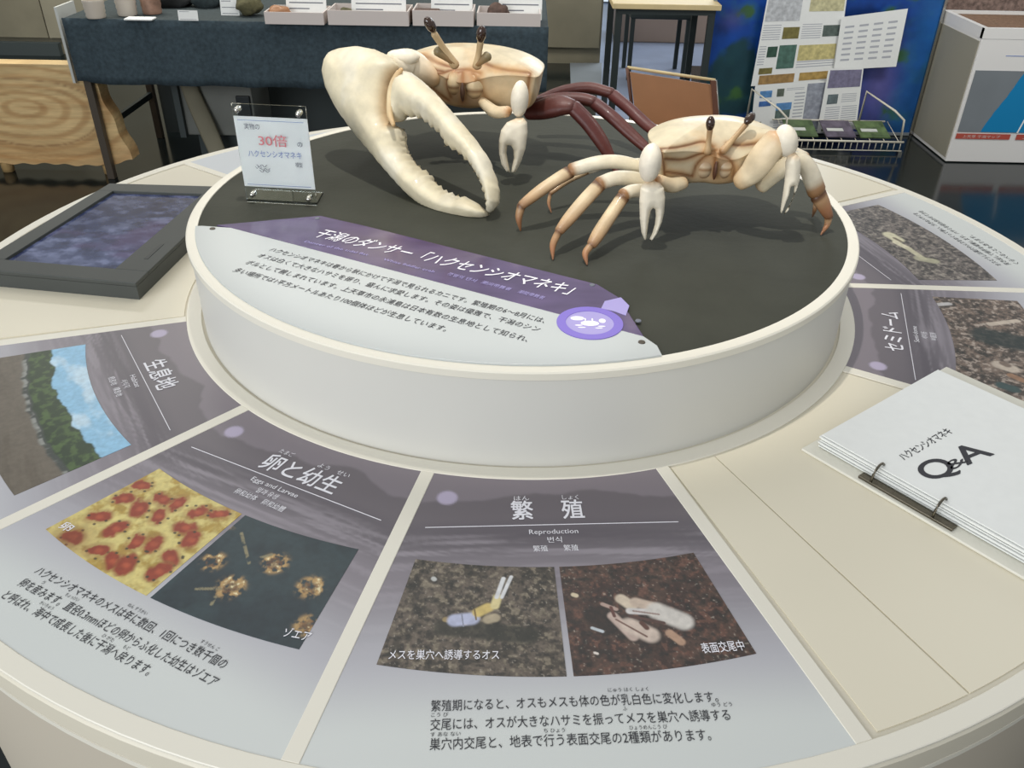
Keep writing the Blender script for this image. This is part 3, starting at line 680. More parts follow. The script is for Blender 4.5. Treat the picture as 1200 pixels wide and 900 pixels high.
for cx, cy, rx in ((826, 197, .0145), (850, 197, .0125)):
    d = (FW+RR*((cx-600)/F)+UU*((450-cy)/F)).normalized(); h = bv.ray_cast(CAM, d)
    q = h[0] if h[0] else at(cx, cy, Y=-.12)
    ellipsoid('mouth_plate', q+Vector((0, .006, -.002)), (rx, .011, .018), 'shell', fc, colf=grad([(0, (150, 112, 76)), (.35, (206, 184, 150)), (.5, (160, 120, 80)), (.6, (212, 190, 156)), (1, (160, 116, 76))]))
ellipsoid('mouth_cleft', at(838, 200, Y=-.128), (.0035, .006, .016), 'shell', fc, col=(84, 52, 34))
for base, top, eye in (((829, 178, -.125), (832, 152, -.125), (832.5, 145, -.125)), ((847, 177, -.125), (874, 146, -.09), (878.5, 139, -.088))):
    s = tube('eyestalk', P3([base, ((base[0]+top[0])/2, (base[1]+top[1])/2, (base[2]+top[2])/2), top]), [.0068, .0045, .005], 'shell', fc, colf=grad([(0, (140, 96, 58)), (.3, (190, 160, 118)), (1, (150, 116, 80))]), ns=10)
    e = at(*eye[:2], Y=eye[2]); ax = e-at(*base[:2], Y=base[2]); ellipsoid('eye', e, (.0075, .0075, .0125), 'lens', s, axis=ax)
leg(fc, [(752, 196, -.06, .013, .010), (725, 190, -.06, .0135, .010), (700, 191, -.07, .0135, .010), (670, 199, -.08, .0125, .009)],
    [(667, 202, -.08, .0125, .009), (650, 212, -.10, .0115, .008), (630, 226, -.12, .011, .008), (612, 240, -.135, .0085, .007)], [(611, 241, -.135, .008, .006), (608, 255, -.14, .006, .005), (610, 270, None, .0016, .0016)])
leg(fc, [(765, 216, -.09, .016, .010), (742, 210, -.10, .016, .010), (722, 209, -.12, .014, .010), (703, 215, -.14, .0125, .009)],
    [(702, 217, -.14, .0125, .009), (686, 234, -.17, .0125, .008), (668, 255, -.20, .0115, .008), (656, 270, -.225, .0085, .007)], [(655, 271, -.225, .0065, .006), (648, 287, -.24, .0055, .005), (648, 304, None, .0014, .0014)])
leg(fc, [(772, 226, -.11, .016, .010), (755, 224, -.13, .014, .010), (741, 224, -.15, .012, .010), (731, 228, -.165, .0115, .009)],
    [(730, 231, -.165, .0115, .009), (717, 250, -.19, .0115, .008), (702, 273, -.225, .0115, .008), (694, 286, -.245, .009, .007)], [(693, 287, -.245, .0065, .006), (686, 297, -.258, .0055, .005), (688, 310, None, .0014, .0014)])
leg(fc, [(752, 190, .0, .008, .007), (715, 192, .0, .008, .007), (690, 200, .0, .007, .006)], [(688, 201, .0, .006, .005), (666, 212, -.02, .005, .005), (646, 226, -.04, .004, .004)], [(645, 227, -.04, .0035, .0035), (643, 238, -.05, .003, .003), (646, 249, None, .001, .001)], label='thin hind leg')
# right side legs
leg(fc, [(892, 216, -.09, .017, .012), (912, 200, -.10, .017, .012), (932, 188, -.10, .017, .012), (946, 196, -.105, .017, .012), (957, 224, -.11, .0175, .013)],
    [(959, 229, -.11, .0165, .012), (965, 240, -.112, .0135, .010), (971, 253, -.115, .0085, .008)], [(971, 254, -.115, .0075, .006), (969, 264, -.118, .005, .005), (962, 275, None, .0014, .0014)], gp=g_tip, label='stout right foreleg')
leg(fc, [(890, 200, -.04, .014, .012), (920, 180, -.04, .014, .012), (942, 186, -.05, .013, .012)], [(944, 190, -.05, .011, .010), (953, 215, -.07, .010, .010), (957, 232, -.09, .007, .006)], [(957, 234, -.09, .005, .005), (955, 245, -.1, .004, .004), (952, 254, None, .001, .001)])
# chelipeds
def small_claw(parent, arm, carp, outline, Yd, label=None):
    O = at(*outline[0], Y=Yd); e2 = Vector((0, .12, 1)).normalized(); e1 = Vector((1, 0, 0)); n = Vector((0, -1, .12)).normalized()
    if e1.cross(e2).dot(n) < 0: e1 = -e1
    a = inflate('small_claw', outline, (O, e1, e2, n), .017, .0145, 'shell', parent, lambda c2, toP, d: mixc(np.tile(lin((232, 222, 200)), (len(c2), 1)), (206, 170, 124), sst(.012, 0, np.abs(c2[:, 1]-0))*.6), step=.0026, grid=.0022)
    if label: a['label'] = label
    ellipsoid('wrist', at(*carp[0]), carp[1], 'shell', a, axis=carp[2], col=(232, 222, 202))
    if arm: tube('upper_arm', P3([q[:3] for q in arm]), [(q[3], q[4]) for q in arm], 'shell', a, colf=grad([(0, (200, 160, 110)), (.3, (222, 204, 170)), (.8, (222, 200, 164)), (1, (180, 130, 84))]), ns=14)
    return a
small_claw(fc, [(800, 214, -.135, .012, .010), (786, 217, -.15, .014, .011), (772, 212, -.17, .011, .010)], ((762, 191, -.185), (.0215, .018, .032), (0.05, 0, 1)),
           [(720+x/5, 120+y/5) for x, y in [(225, 458), (180, 465), (152, 500), (145, 580), (148, 680), (157, 760), (176, 808), (187, 803), (195, 740), (204, 680), (214, 632), (226, 620), (238, 626), (242, 660), (236, 715), (222, 765), (206, 800), (218, 813), (250, 770), (280, 700), (293, 640), (298, 560), (290, 500), (265, 470)]], -.19, 'left small claw hanging down')
small_claw(fc, [(868, 212, -.12, .017, .014), (882, 200, -.13, .023, .015), (896, 182, -.14, .024, .015), (910, 163, -.14, .020, .014)], ((921, 165, -.14), (.021, .019, .027), (.35, 0, -1)),
           [(720+x/5, 120+y/5) for x, y in [(1020, 300), (1002, 350), (1000, 430), (992, 500), (980, 580), (972, 640), (976, 652), (984, 642), (1004, 585), (1024, 540), (1034, 492), (1052, 490), (1052, 530), (1036, 580), (1010, 625), (992, 655), (1000, 656), (1020, 628), (1046, 570), (1072, 500), (1088, 440), (1092, 370), (1086, 320), (1060, 292)]], -.15, 'right small claw on a raised arm')

# ---------------- big-clawed crab
mc = thing('crab_model', (-.1, .25, ZD), 'larger ivory crab model with one giant toothed claw and dark red legs', 'crab model')
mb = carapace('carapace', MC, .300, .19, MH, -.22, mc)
bv = shell_detail(mb, [[(568, 74), (582, 80), (600, 83), (620, 85)], [(488, 62), (500, 66), (512, 73), (530, 79)], [(552, 84), (562, 98), (570, 118)], [(542, 84), (542, 120)], [(540, 84), (528, 88), (524, 100), (528, 114)],
    [(498, 86), (516, 86), (530, 82), (548, 82), (562, 86)], [(498, 94), (510, 106), (526, 118)], [(621, 86), (619, 100), (617, 120)], [(500, 80), (520, 84)]], .0028, (122, 76, 40), patches=[(543, 92, .19, .035, (176, 122, 74), .6), (545, 120, .20, .04, (130, 92, 60), .6), (585, 110, .2, .04, (210, 170, 116), .5)])
for cx, cy, rx, rz in ((532, 98, .0145, .024), (556, 102, .020, .026)):
    d = (FW+RR*((cx-600)/F)+UU*((450-cy)/F)).normalized(); h = bv.ray_cast(CAM, d); q = h[0] if h[0] else at(cx, cy, Y=.2)
    ellipsoid('mouth_plate', q+Vector((0, .009, -.001)), (rx, .014, rz), 'shell', mc, colf=grad([(0, (140, 100, 64)), (.25, (206, 176, 132)), (.36, (130, 88, 54)), (.45, (214, 190, 150)), (.8, (222, 198, 158)), (1, (160, 112, 70))]))
ellipsoid('mouth_cleft', at(542, 108, Y=.19), (.005, .008, .018), 'shell', mc, col=(74, 48, 32))
for base, top, eye in (((533, 76, .185), (509, 40, .165), (504, 29, .16)), ((559, 77, .185), (563, 50, .175), (564, 40, .17))):
    s = tube('eyestalk', P3([base, ((base[0]+top[0])/2, (base[1]+top[1])/2, (base[2]+top[2])/2), top]), [.0095, .0062, .0066], 'shell', mc, colf=grad([(0, (150, 104, 66)), (.25, (196, 170, 130)), (1, (176, 150, 112))]), ns=10)
    e = at(*eye[:2], Y=eye[2]); ax = e-at(*base[:2], Y=base[2]); ellipsoid('eye', e, (.0095, .0095, .0165), 'lens', s, axis=ax)
for a, b in (((532, 74, .18), (513, 60, .175)), ((559, 76, .18), (571, 66, .175))):
    tube('antenna_stub', P3([a, ((a[0]+b[0])/2, (a[1]+b[1])/2, .177), b]), [.005, .007, .0095], 'shell', mc, colf=grad([(0, (150, 110, 70)), (1, (128, 116, 84))]), ns=10)
# red legs
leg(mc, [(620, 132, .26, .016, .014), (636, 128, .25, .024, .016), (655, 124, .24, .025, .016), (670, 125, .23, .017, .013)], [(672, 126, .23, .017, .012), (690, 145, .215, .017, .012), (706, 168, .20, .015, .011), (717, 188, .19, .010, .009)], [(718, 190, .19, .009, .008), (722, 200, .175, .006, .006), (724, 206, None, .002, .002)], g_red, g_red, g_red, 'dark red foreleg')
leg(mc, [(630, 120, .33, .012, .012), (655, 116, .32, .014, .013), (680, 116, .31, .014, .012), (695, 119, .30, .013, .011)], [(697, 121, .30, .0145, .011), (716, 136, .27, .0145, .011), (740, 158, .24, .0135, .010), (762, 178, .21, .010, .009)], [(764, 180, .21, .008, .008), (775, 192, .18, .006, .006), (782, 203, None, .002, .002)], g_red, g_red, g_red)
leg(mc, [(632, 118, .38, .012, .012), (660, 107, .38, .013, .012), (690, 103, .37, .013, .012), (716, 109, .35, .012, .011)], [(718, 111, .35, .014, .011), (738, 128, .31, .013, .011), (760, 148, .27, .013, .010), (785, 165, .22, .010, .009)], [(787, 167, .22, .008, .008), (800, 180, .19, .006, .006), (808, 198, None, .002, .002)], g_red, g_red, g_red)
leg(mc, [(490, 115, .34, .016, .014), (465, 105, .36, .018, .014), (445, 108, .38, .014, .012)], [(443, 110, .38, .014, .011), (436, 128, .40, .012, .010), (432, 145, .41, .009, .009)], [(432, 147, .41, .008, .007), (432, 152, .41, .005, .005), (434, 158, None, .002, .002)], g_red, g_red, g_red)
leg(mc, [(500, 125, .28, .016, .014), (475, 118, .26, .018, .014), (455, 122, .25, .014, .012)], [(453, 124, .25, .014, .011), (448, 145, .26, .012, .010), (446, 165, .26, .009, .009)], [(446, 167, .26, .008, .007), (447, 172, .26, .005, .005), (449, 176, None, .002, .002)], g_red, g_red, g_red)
small_claw(mc, [(566, 120, .19, .010, .010), (580, 131, .15, .013, .011), (594, 131, .12, .012, .010)], ((609, 116, .11), (.0185, .017, .034), (.05, 0, 1)),
           [(360+x/3.2156, y/3.2143) for x, y in [(790, 443), (752, 460), (730, 490), (722, 530), (723, 580), (732, 620), (750, 646), (765, 650), (757, 610), (751, 575), (755, 548), (768, 548), (777, 565), (778, 595), (771, 630), (769, 650), (786, 648), (806, 610), (823, 560), (831, 500), (829, 460), (815, 442)]], .10, 'small feeding claw hanging down')
# giant claw
Tt = at(575, 256, Y=-.085); Aa = at(430, 62, Y=.20); Bb = at(430, 180, Y=.095)
nn = (Bb-Tt).cross(Aa-Tt).normalized()
if nn.y > 0: nn = -nn
e2 = (Aa-Bb).normalized(); e1 = e2.cross(nn).normalized()
if e1.cross(e2).dot(nn) < 0: e1 = -e1
pln = (Tt, e1, e2, nn)
Z = lambda L: [(360+x/3.2156, y/3.2143) for x, y in L]
seampx = Z([(355, 262), (335, 290), (318, 330), (312, 380), (312, 430), (325, 470)])
inner_low = Z([(590, 748), (556, 738), (520, 722), (480, 690), (455, 655), (430, 640), (400, 612), (376, 575), (366, 540), (368, 505), (352, 478), (335, 472)])
palm_out = Z([(345, 250), (318, 225), (290, 205), (245, 185), (190, 175), (132, 180), (88, 198), (57, 232), (48, 282), (62, 345), (95, 412), (140, 475), (188, 525), (236, 572), (286, 632), (332, 684), (382, 738), (440, 784), (500, 814), (560, 829), (620, 832), (662, 825), (688, 806), (668, 786), (645, 766), (620, 752)])
palm_out = [(x+(6*sst(440, 395, np.array(x)) if y > 70 else 3), y) for x, y in palm_out]
palm_poly = palm_out+teeth(inner_low, 3.4, 3.6)+Z([(318, 466), (306, 430), (306, 380), (312, 325), (332, 288)])
SP = None
def clawcol(c2, toP, d):  # ivory with a warmer band along the joint
    S = [np.array(toP(*q)) for q in seampx]; m = np.full(len(c2), 9.)
    for a, b in zip(S[:-1], S[1:]):
        dd = b-a; t = np.clip(((c2-a)@dd)/(dd@dd), 0, 1); m = np.minimum(m, np.hypot(*(c2-a-t[:, None]*dd).T))
    c = np.tile(lin((212, 201, 172)), (len(c2), 1)); nzz = fbm(c2[:, 0]*25+5, c2[:, 1]*25+5, 4)
    c = mixc(c, (216, 208, 186), sst(.4, .7, nzz)); c = mixc(c, (206, 166, 112), np.exp(-(m/.010)**2)*.75); return c
cl = inflate('giant_claw', palm_poly, pln, .075, .047, 'shell', mc, clawcol); cl['label'] = 'giant claw palm with toothed lower finger'
inner_up = Z([(345, 458), (375, 440), (405, 443), (432, 448), (455, 470), (488, 495), (511, 520), (516, 553), (546, 564), (582, 590), (612, 622), (641, 670), (664, 720), (672, 765)])
dact_poly = Z([(350, 262), (392, 272), (432, 302), (482, 347), (540, 412), (592, 472), (642, 532), (682, 592), (707, 652), (721, 710), (720, 760), (702, 793), (680, 806)])+[inner_up[-1]]+teeth(inner_up[::-1], 3.2, 3.8)+Z([(322, 462), (314, 430), (314, 380), (320, 330), (336, 290)])
pl2 = (Tt+nn*.012, e1, e2, nn)
inflate('movable_finger', dact_poly, pl2, .050, .036, 'shell', cl, clawcol)
tube('joint_ridge', [at(*q, Y=Tt.y+(at(*q, Y=.05).z-Tt.z)*0+.0) for q in seampx][:0] or [CAM+(lambda d: d*((Tt+nn*.036-CAM).dot(nn)/d.dot(nn)))(FW+RR*((x-600)/F)+UU*((450-y)/F)) for x, y in seampx], [.004, .006, .0065, .0065, .006, .004], 'shell', cl, colf=grad([(0, (200, 160, 110)), (.5, (218, 198, 158)), (1, (196, 160, 112))]), ns=8)
tube('wrist', P3([(508, 92, .23), (494, 82, .225), (480, 74, .22), (464, 74, .20)]), [(.018, .018), (.026, .022), (.030, .024), (.028, .022)], 'shell', cl, colf=grad([(0, (200, 160, 112)), (.5, (230, 216, 190)), (1, (236, 226, 204))]), ns=14)
ellipsoid('wrist_knob', at(474, 67, Y=.20), (.030, .018, .015), 'shell', cl, col=(232, 222, 200))

# ============================================================ UPRIGHT SIGN
sg = thing('sign_holder', (-.44, -.035, ZD), 'clear acrylic stand with a white printed card on the plinth left of the giant claw', 'sign')
sx0, sx1 = -.512, -.377; y0 = -.030
def SP3(u, v, off=0): return Vector((-.510+.132*u+(.012)*v*0, -.028-.012*u-off+.0, ZD+v*.180))+Vector((.0135*0, .0, 0))
def sq(u0, v0, u1, v1, off): return [SP3(u0, v0, off), SP3(u1, v0, off), SP3(u1, v1, off), SP3(u0, v1, off)]
slab3('acrylic_panel', sq(0, 0, 1, 1, 0), .003, 'clear', sg)
slab3('foot', [SP3(0, .012, 0), SP3(1, .012, 0), SP3(1, .012, 0)+Vector((0, .055, 0)), SP3(0, .012, 0)+Vector((0, .055, 0))], .003, 'clear', sg)
pc = slab3('card', sq(0, .17, 1, .88, .0022), -.0012, mat('bright_card', (248, 249, 247), .6), sg)
for u, v in ((.07, .945), (.90, .93), (.10, .09), (.90, .075)):
    c = SP3(u, v, .008); tube('knob', [c, c+Vector((0, .016, 0))], [.0052, .0052], 'steel', sg, n=1, ns=14, cap=True)
def ST(nm, s, u, v, wd, h, m, **k): c = SP3(u, v, .0035+.001); lettering(nm, s, c, (.132, -.012, 0), (0, 0, 1), wd, h, m, sg, lift=.0003, **k)
ST('line_one', '実物の', .13, .76, .028, .0095, 'greyink'); ST('line_two', '30倍', .30, .60, .052, .0185, 'red', bold=.01); ST('line_two', 'の', .83, .605, .009, .009, 'greyink')
ST('line_three', 'ハクセンシオマネキ', .13, .485, .098, .0115, 'blueink'); ST('line_four', '模型', .77, .40, .013, .008, 'greyink')
for k, (u, v, ww) in enumerate(((.22, .36, .020), (.20, .34, .012), (.27, .325, .018), (.25, .305, .020))): ST('crab_drawing', '〰', u, v, ww, .012, 'greyink')
for u0, u1, v in ((.05, .95, .845), (.05, .95, .195)):
    slab3('card_border', [SP3(u0, v, .0042), SP3(u1, v, .0042), SP3(u1, v+.004, .0042), SP3(u0, v+.004, .0042)], .0004, 'blueink', sg)

# ============================================================ FRAMED SCREEN
zs = ZT+.036
mn = thing('framed_screen', (-.83, .13, ZT), 'dark grey framed flat screen lying at the left of the round table', 'screen')
TL, TR, BR_, BL = Vector((-.965, .375)), Vector((-.652, .372)), Vector((-.706, -.133)), Vector((-1.040, -.085))
TR = Vector((-.665, .368))
ux = (TR-TL).normalized()
def lerp2(u, v): a = TL+(TR-TL)*u; b = BL+(BR_-BL)*u; return a+(b-a)*v
def fr(u0, v0, u1, v1): return [tuple(lerp2(u0, v0)), tuple(lerp2(u1, v0)), tuple(lerp2(u1, v1)), tuple(lerp2(u0, v1))]
prism('case', fr(0, 0, 1, 1), ZT+.002, zs-.008, 'monitor', mn)
U0_, U1_, V0_, V1_ = .115, .80, .10, .90
for a in ((0, 0, 1, V0_), (0, V1_, 1, 1), (0, V0_, U0_, V1_), (U1_, V0_, 1, V1_)): prism('bezel', fr(*a), zs-.008, zs, 'monitor', mn, bev=.0012)
n_ = 70; V = []; Cc = []
for j in range(n_+1):
    for i in range(n_+1):
        q = lerp2(U0_+(U1_-U0_)*i/n_, V0_+(V1_-V0_)*j/n_); V.append((q.x, q.y, zs-.006))
V = np.array(V); nz = fbm(V[:, 0]*38, V[:, 1]*60, 5); nz2 = fbm(V[:, 0]*9+4, V[:, 1]*14, 3)
Cc = np.tile(lin((66, 74, 108)), (len(V), 1)); Cc = mixc(Cc, (112, 120, 154), sst(.5, .72, nz)); Cc = mixc(Cc, (40, 46, 78), sst(.5, .3, nz)); Cc = mixc(Cc, (92, 72, 112), sst(.55, .75, nz2)*.5); Cc = mixc(Cc, (44, 54, 88), sst(.5, .35, nz2)*.5)
link('display', V, [(j*(n_+1)+i, (j+1)*(n_+1)+i, (j+1)*(n_+1)+i+1, j*(n_+1)+i+1) for j in range(n_) for i in range(n_)], 'screen', mn, cols=Cc); fix_normals(bpy.data.objects[mn.children[-1].name])
prism('slot', [tuple(lerp2(.90, .66)), tuple(lerp2(.925, .66)), tuple(lerp2(.925, .80)), tuple(lerp2(.90, .80))], zs, zs+.0006, 'black', mn)

# ============================================================ RING BINDER
bn = thing('ring_binder', (.6, -.6, ZT), 'open white ring binder with a handwritten-looking Q&A cover page', 'binder')
bn['label'] = 'white ring binder with a Q&A page lying at the right of the table'
e_l = Vector((.4331, -.5448)); e_u = Vector((.1366, .1055)).normalized(); e_v = Vector((.1801, -.2208)).normalized()
def bp(u, v): q = e_l+e_u*u+e_v*v; return (q.x, q.y)
prism('cover', [bp(-.022, -.012), bp(.36, -.012), bp(.36, .34), bp(-.022, .34)], ZT+.002, ZT+.006, 'cover', bn, bev=.001)
for k in range(7):
    z = ZT+.0075+k*.0031; s = .0015*math.sin(k*2.2)
    pg = prism('page', [bp(0+s, s), bp(.300+s, s), bp(.300+s, .300), bp(0+s, .300)], z, z+.0019, 'paper', bn)
zt_ = ZT+.0075+7*.0031-.0012
xa = Vector((e_u.x, e_u.y, 0)); ya = -Vector((e_v.x, e_v.y, 0))
def BT(nm, s, p0, p1, h, m, **k):
    a = at(*p0, z=zt_); b = at(*p1, z=zt_); lettering(nm, s, a, b-a, Vector((-(b-a).y, (b-a).x, 0)), (b-a).length, h, m, bn, **k)
BT('page_title', 'ハクセンシオマネキ', (1061, 540), (1118, 507), .0135, 'ink', bold=.01)
BT('page_letters', 'Q', (1096, 567), (1127, 551), .040, 'ink', bold=.03); BT('page_letters', '&', (1118, 552), (1136, 541), .018, 'ink', bold=.01); BT('page_letters', 'A', (1136, 547), (1168, 534), .040, 'ink', bold=.03)
mech = prism('ring_mechanism', [bp(-.016, .075), bp(-.003, .075), bp(-.003, .21), bp(-.016, .21)], ZT+.006, ZT+.010, 'brass', bn, bev=.001)
for v in (.093, .182):
    pts = []
    for k in range(13):
        t = math.pi*k/12; u = .002-.014*math.cos(t)*-1 if 0 else .000-.014*math.cos(t); q = bp(u, v); pts.append((q[0], q[1], ZT+.010+.024*math.sin(t)))
    wire('ring', pts, .0017, 'brass', bn)

# ============================================================ BACKGROUND LEFT: dark cloth table and its things
dt = thing('cloth_table', (-.98, 2.9, 0), 'long table under a dark blue-grey cloth along the concrete wall', 'table')
x0, x1, yf, yb = -2.075, .10, 2.52, 3.25
V = []; nx, nzv = 60, 8
for j in range(nzv+1):
    for i in range(nx+1):
        x = x0+(x1-x0)*i/nx; t = j/nzv; V.append((x, yf-.012+.010*math.sin(x*21)*t+.005*math.sin(x*47+1)*t, .752-.285*t-(.012 if i < 2 else 0)*(-t)))
Fc = [(j*(nx+1)+i, (j+1)*(nx+1)+i, (j+1)*(nx+1)+i+1, j*(nx+1)+i+1) for j in range(nzv) for i in range(nx)]
o = link('front_cloth', V, Fc, 'cloth', dt, smooth=True); md = o.modifiers.new('s', 'SOLIDIFY'); md.thickness = .004
box('tabletop', ((x0+x1)/2, (yf+yb)/2, .735), (x1-x0-.01, yb-yf, .03), 'clothtop', dt)
box('side_cloth', (x1-.004, (yf+yb)/2, .60), (.006, yb-yf, .285), 'cloth', dt)
for i, (x, y) in enumerate(((x0+.03, yf+.03), (x1-.06, yf+.05), (x0+.03, yb-.04), (x1-.06, yb-.04))): box('leg', (x, y, .36), (.035, .035, .72), 'legwood', dt, bev=.003)
box('brace', (x0+.03, (yf+yb)/2, .24), (.02, yb-yf-.06, .03), 'darkleg', dt)
wbz = slab3('white_board', [(-2.105, 2.545, .46), (-2.105, 2.72, .46), (-2.105, 2.72, .79), (-2.105, 2.545, .79)], -.012, 'boardgrey'); tag(wbz, 'white board edge standing at the left end of the cloth table', 'board')

def tray(px0, px1, ytop, ybot, label, n):
    a = at(px0, ybot, z=.7525); b = at(px1, ybot, z=.7525); y = a.y
    h = at(px0, ytop, Y=y).z-.752; wd = b.x-a.x; cx = (a.x+b.x)/2
    t = thing('specimen_tray', (cx, y+.09, .751), label, 'tray', 'specimen trays on the cloth table')
    box('front_wall', (cx, y+.004, .752+h/2), (wd-.006, .006, h), 'tray', t); box('back_wall', (cx, y+.176, .752+h/2), (wd-.006, .006, h), 'tray', t)
    box('side_wall', (a.x+.006, y+.09, .752+h/2), (.006, .166, h), 'tray', t); box('side_wall', (b.x-.006, y+.09, .752+h/2), (.006, .166, h), 'tray', t)
    box('bottom', (cx, y+.09, .755), (wd-.02, .166, .005), 'tray', t)
    return cx, y, wd, h
def stone(name, c, r, m, label, cat, group=None):
    o = ellipsoid(name, c, r, m, lump=.07); return tag(o, label, cat, group)
def card(cx, y, z, wd, h, label, lines=5, tilt=.3, txt=None):
    t = thing('info_card', (cx, y, z), label, 'card', 'printed cards on the cloth table')
    d = Vector((0, math.sin(tilt), math.cos(tilt)))
    q = [Vector((cx-wd/2, y, z)), Vector((cx+wd/2, y, z)), Vector((cx+wd/2, y, z))+d*h, Vector((cx-wd/2, y, z))+d*h]
    slab3('card', q, -.0015, 'paper', t)
    pr = []
    for k in range(lines):
        zz = .85-.75*k/max(lines-1, 1); a = q[0]+d*h*zz+Vector((wd*.08, -.001, 0)); wl = wd*(.84 if k % 3 else .5)
        hh = h*.035 if not txt else h*.03
        pr.append(([a, a+Vector((wl, 0, 0)), a+Vector((wl, 0, 0))+d*hh, a+d*hh], [(0, 1, 2, 3)]))
    joinmesh('print_lines', pr, 'greyink', t, 'stuff')
    return t
tr = []
for k, (a, b, yt, yb2, lab) in enumerate(((310, 382, 14, 28, 'pinkish white tray at the left with a tan shell'), (384, 481, 12, 29, 'widest pinkish white tray, second from the left'), (483, 556, 12, 30, 'white tray with a flat dark slab, third from the left'), (558, 634, 15, 30, 'rightmost white tray with a dark brown stone'))):
    tr.append(tray(a, b, yt, yb2, lab, k))
stone('shell_specimen', (tr[0][0]-.08, tr[0][1]+.07, .789), (.05, .035, .028), 'tan', 'tan shell piece in the leftmost specimen tray', 'specimen')
stone('stone_specimen', (tr[3][0]-.05, tr[3][1]+.07, .795), (.05, .035, .040), 'rock', 'dark brown stone in the rightmost specimen tray', 'specimen')
o = box('slab_specimen', (tr[2][0]-.085, tr[2][1]+.07, .785), (.13, .05, .05), 'rock', bev=.006); tag(o, 'flat dark slab in the third specimen tray', 'specimen')
stone('stone_specimen', (tr[1][0]-.11, tr[1][1]+.08, .786), (.03, .03, .025), 'moss', 'small olive stone in the second specimen tray', 'specimen')
for (cx, y, wd, h), dx, lab in zip(tr, (.03, .03, .03, .05), ('printed card standing in the leftmost specimen tray', 'printed card standing in the second specimen tray', 'printed card standing in the third specimen tray', 'printed card standing in the rightmost specimen tray')):
    card(cx+dx, y+.11, .76, wd*.68, .13, lab)
def cup(px0, px1, yb_, label, m='cup', h=.075, name='ceramic_cup', cat='cup', group='ceramics on the cloth table'):
    a = at(px0, yb_, z=.7525); b = at(px1, yb_, z=.7525); r = (b.x-a.x)/2; c = ((a.x+b.x)/2, a.y+r*.4, .752)
    t = thing(name, (c[0], c[1], .752), label, cat, group)
    pr = [(0.001, 0)]
    for k in range(9):
        z = h*k/8; rr = r*(.88+.12*k/8)+(.0015 if k % 2 else -.001); pr.append((rr, z))
    pr += [(r*.9, h), (r*.82, .01), (0.001, .008)]
    lathe('body', c, pr, m, t, 32)
cup(99, 124, 21, 'ribbed ivory cup, leftmost on the cloth table'); cup(136, 161, 18, 'ivory cup standing behind the small white plate', h=.09); cup(165, 190, 16, 'mottled brown jar right of the ivory cups', 'jar', h=.10, name='glazed_jar', cat='jar')
a = at(145, 24, z=.752); b = at(179, 24, z=.752); o = box('small_plate', ((a.x+b.x)/2, a.y+.03, .7555), (b.x-a.x, .06, .007), 'paper', bev=.002); tag(o, 'flat small white plate at the front of the cloth table', 'plate')
stone('dark_bundle', at(200, 4, Y=2.86)+Vector((0, 0, .02)), (.11, .07, .055), 'lumps', 'dark bundle behind the small name tag', 'bundle')
stone('dark_bundle', at(243, 3, Y=2.86)+Vector((0, 0, .02)), (.07, .06, .06), 'clothtop', 'dark green bundle right of the name tag', 'bundle')
t = card(at(221, 24, z=.7525).x, at(221, 24, z=.7525).y, .752, .088, .042, 'small white name tag on the front edge of the cloth table', 2, .15)
c_ = at(270, 18, z=.7525); t = card(c_.x, c_.y, .752, .085, .07, 'white tag standing beside the mossy stone', 3, .2)
stone('mossy_stone', at(292, 8, Y=2.66)+Vector((0, 0, .008)), (.062, .05, .045), 'moss', 'olive green mossy stone on the cloth table left of the trays', 'stone')

# wooden slab bench behind the table leg
wd = thing('wooden_slab_bench', (-2.4, 2.6, 0), 'thick pale ringed wooden slab seat left of the cloth table', 'bench')
out = [(-3.0, .53), (-2.08, .535), (-2.02, .50), (-1.985, .40), (-1.955, .25), (-1.93, .10), (-1.97, .065), (-2.05, .060), (-2.2, .052), (-2.35, .060), (-2.5, .055), (-2.7, .06), (-3.0, .055)]
out = [(float(p[0]), float(p[1])) for p in out]
nxw, nzw = 120, 50; Vf = []; 
def edge_z(x): return np.interp(x, [-3, -2.5, -2.35, -2.2, -2.05, -1.93], [.055, .055, .060, .052, .060, .09])
def right_x(t): return -1.935-.11*t
for j in range(nzw+1):
    for i in range(nxw+1):
        t = j/nzw; xr = right_x(t)+.006*math.sin(t*17); x = -3.0+(xr+3.0)*i/nxw; zb = edge_z(x)+.004*math.sin(x*60)*(1-t); z = zb+(.535-zb)*t; Vf.append((x, 2.575, z))
Vf = np.array(Vf)
rx_ = (Vf[:, 0]+2.40)/1.0; rz_ = (Vf[:, 2]-.335)*1.9*(1+.4*(Vf[:, 2] > .335)); rad = np.sqrt(rx_**2+rz_**2+.0)+.05*(fbm(Vf[:, 0]*5, Vf[:, 2]*9, 3)-.5)
ring = .5+.5*np.sin(rad*62+3*fbm(rad*9, rad*0, 2)); Cw = np.tile(lin((216, 186, 134)), (len(Vf), 1)); Cw = mixc(Cw, (164, 118, 70), sst(.45, 1, ring)*.55*sst(.1, .9, fbm(Vf[:, 0]*6, Vf[:, 2]*20, 3)+.4)); Cw = mixc(Cw, (216, 194, 150), sst(.5, .6, rad)*.35); Cw = mixc(Cw, (190, 140, 84), sst(.25, .1, Vf[:, 2])*.4); Cw = mixc(Cw, (170, 124, 74), sst(.5, .8, fbm(Vf[:, 0]*3, Vf[:, 2]*60+4, 4))*.5); Cw = mixc(Cw, (142, 100, 62), np.exp(-((rad-.36)/.008)**2)*.6)
Fw = [(j*(nxw+1)+i, j*(nxw+1)+i+1, (j+1)*(nxw+1)+i+1, (j+1)*(nxw+1)+i) for j in range(nzw) for i in range(nxw)]
o = link('slab', Vf, Fw, 'wood', wd, cols=Cw); md = o.modifiers.new('s', 'SOLIDIFY'); md.thickness = .09; md.offset = -1
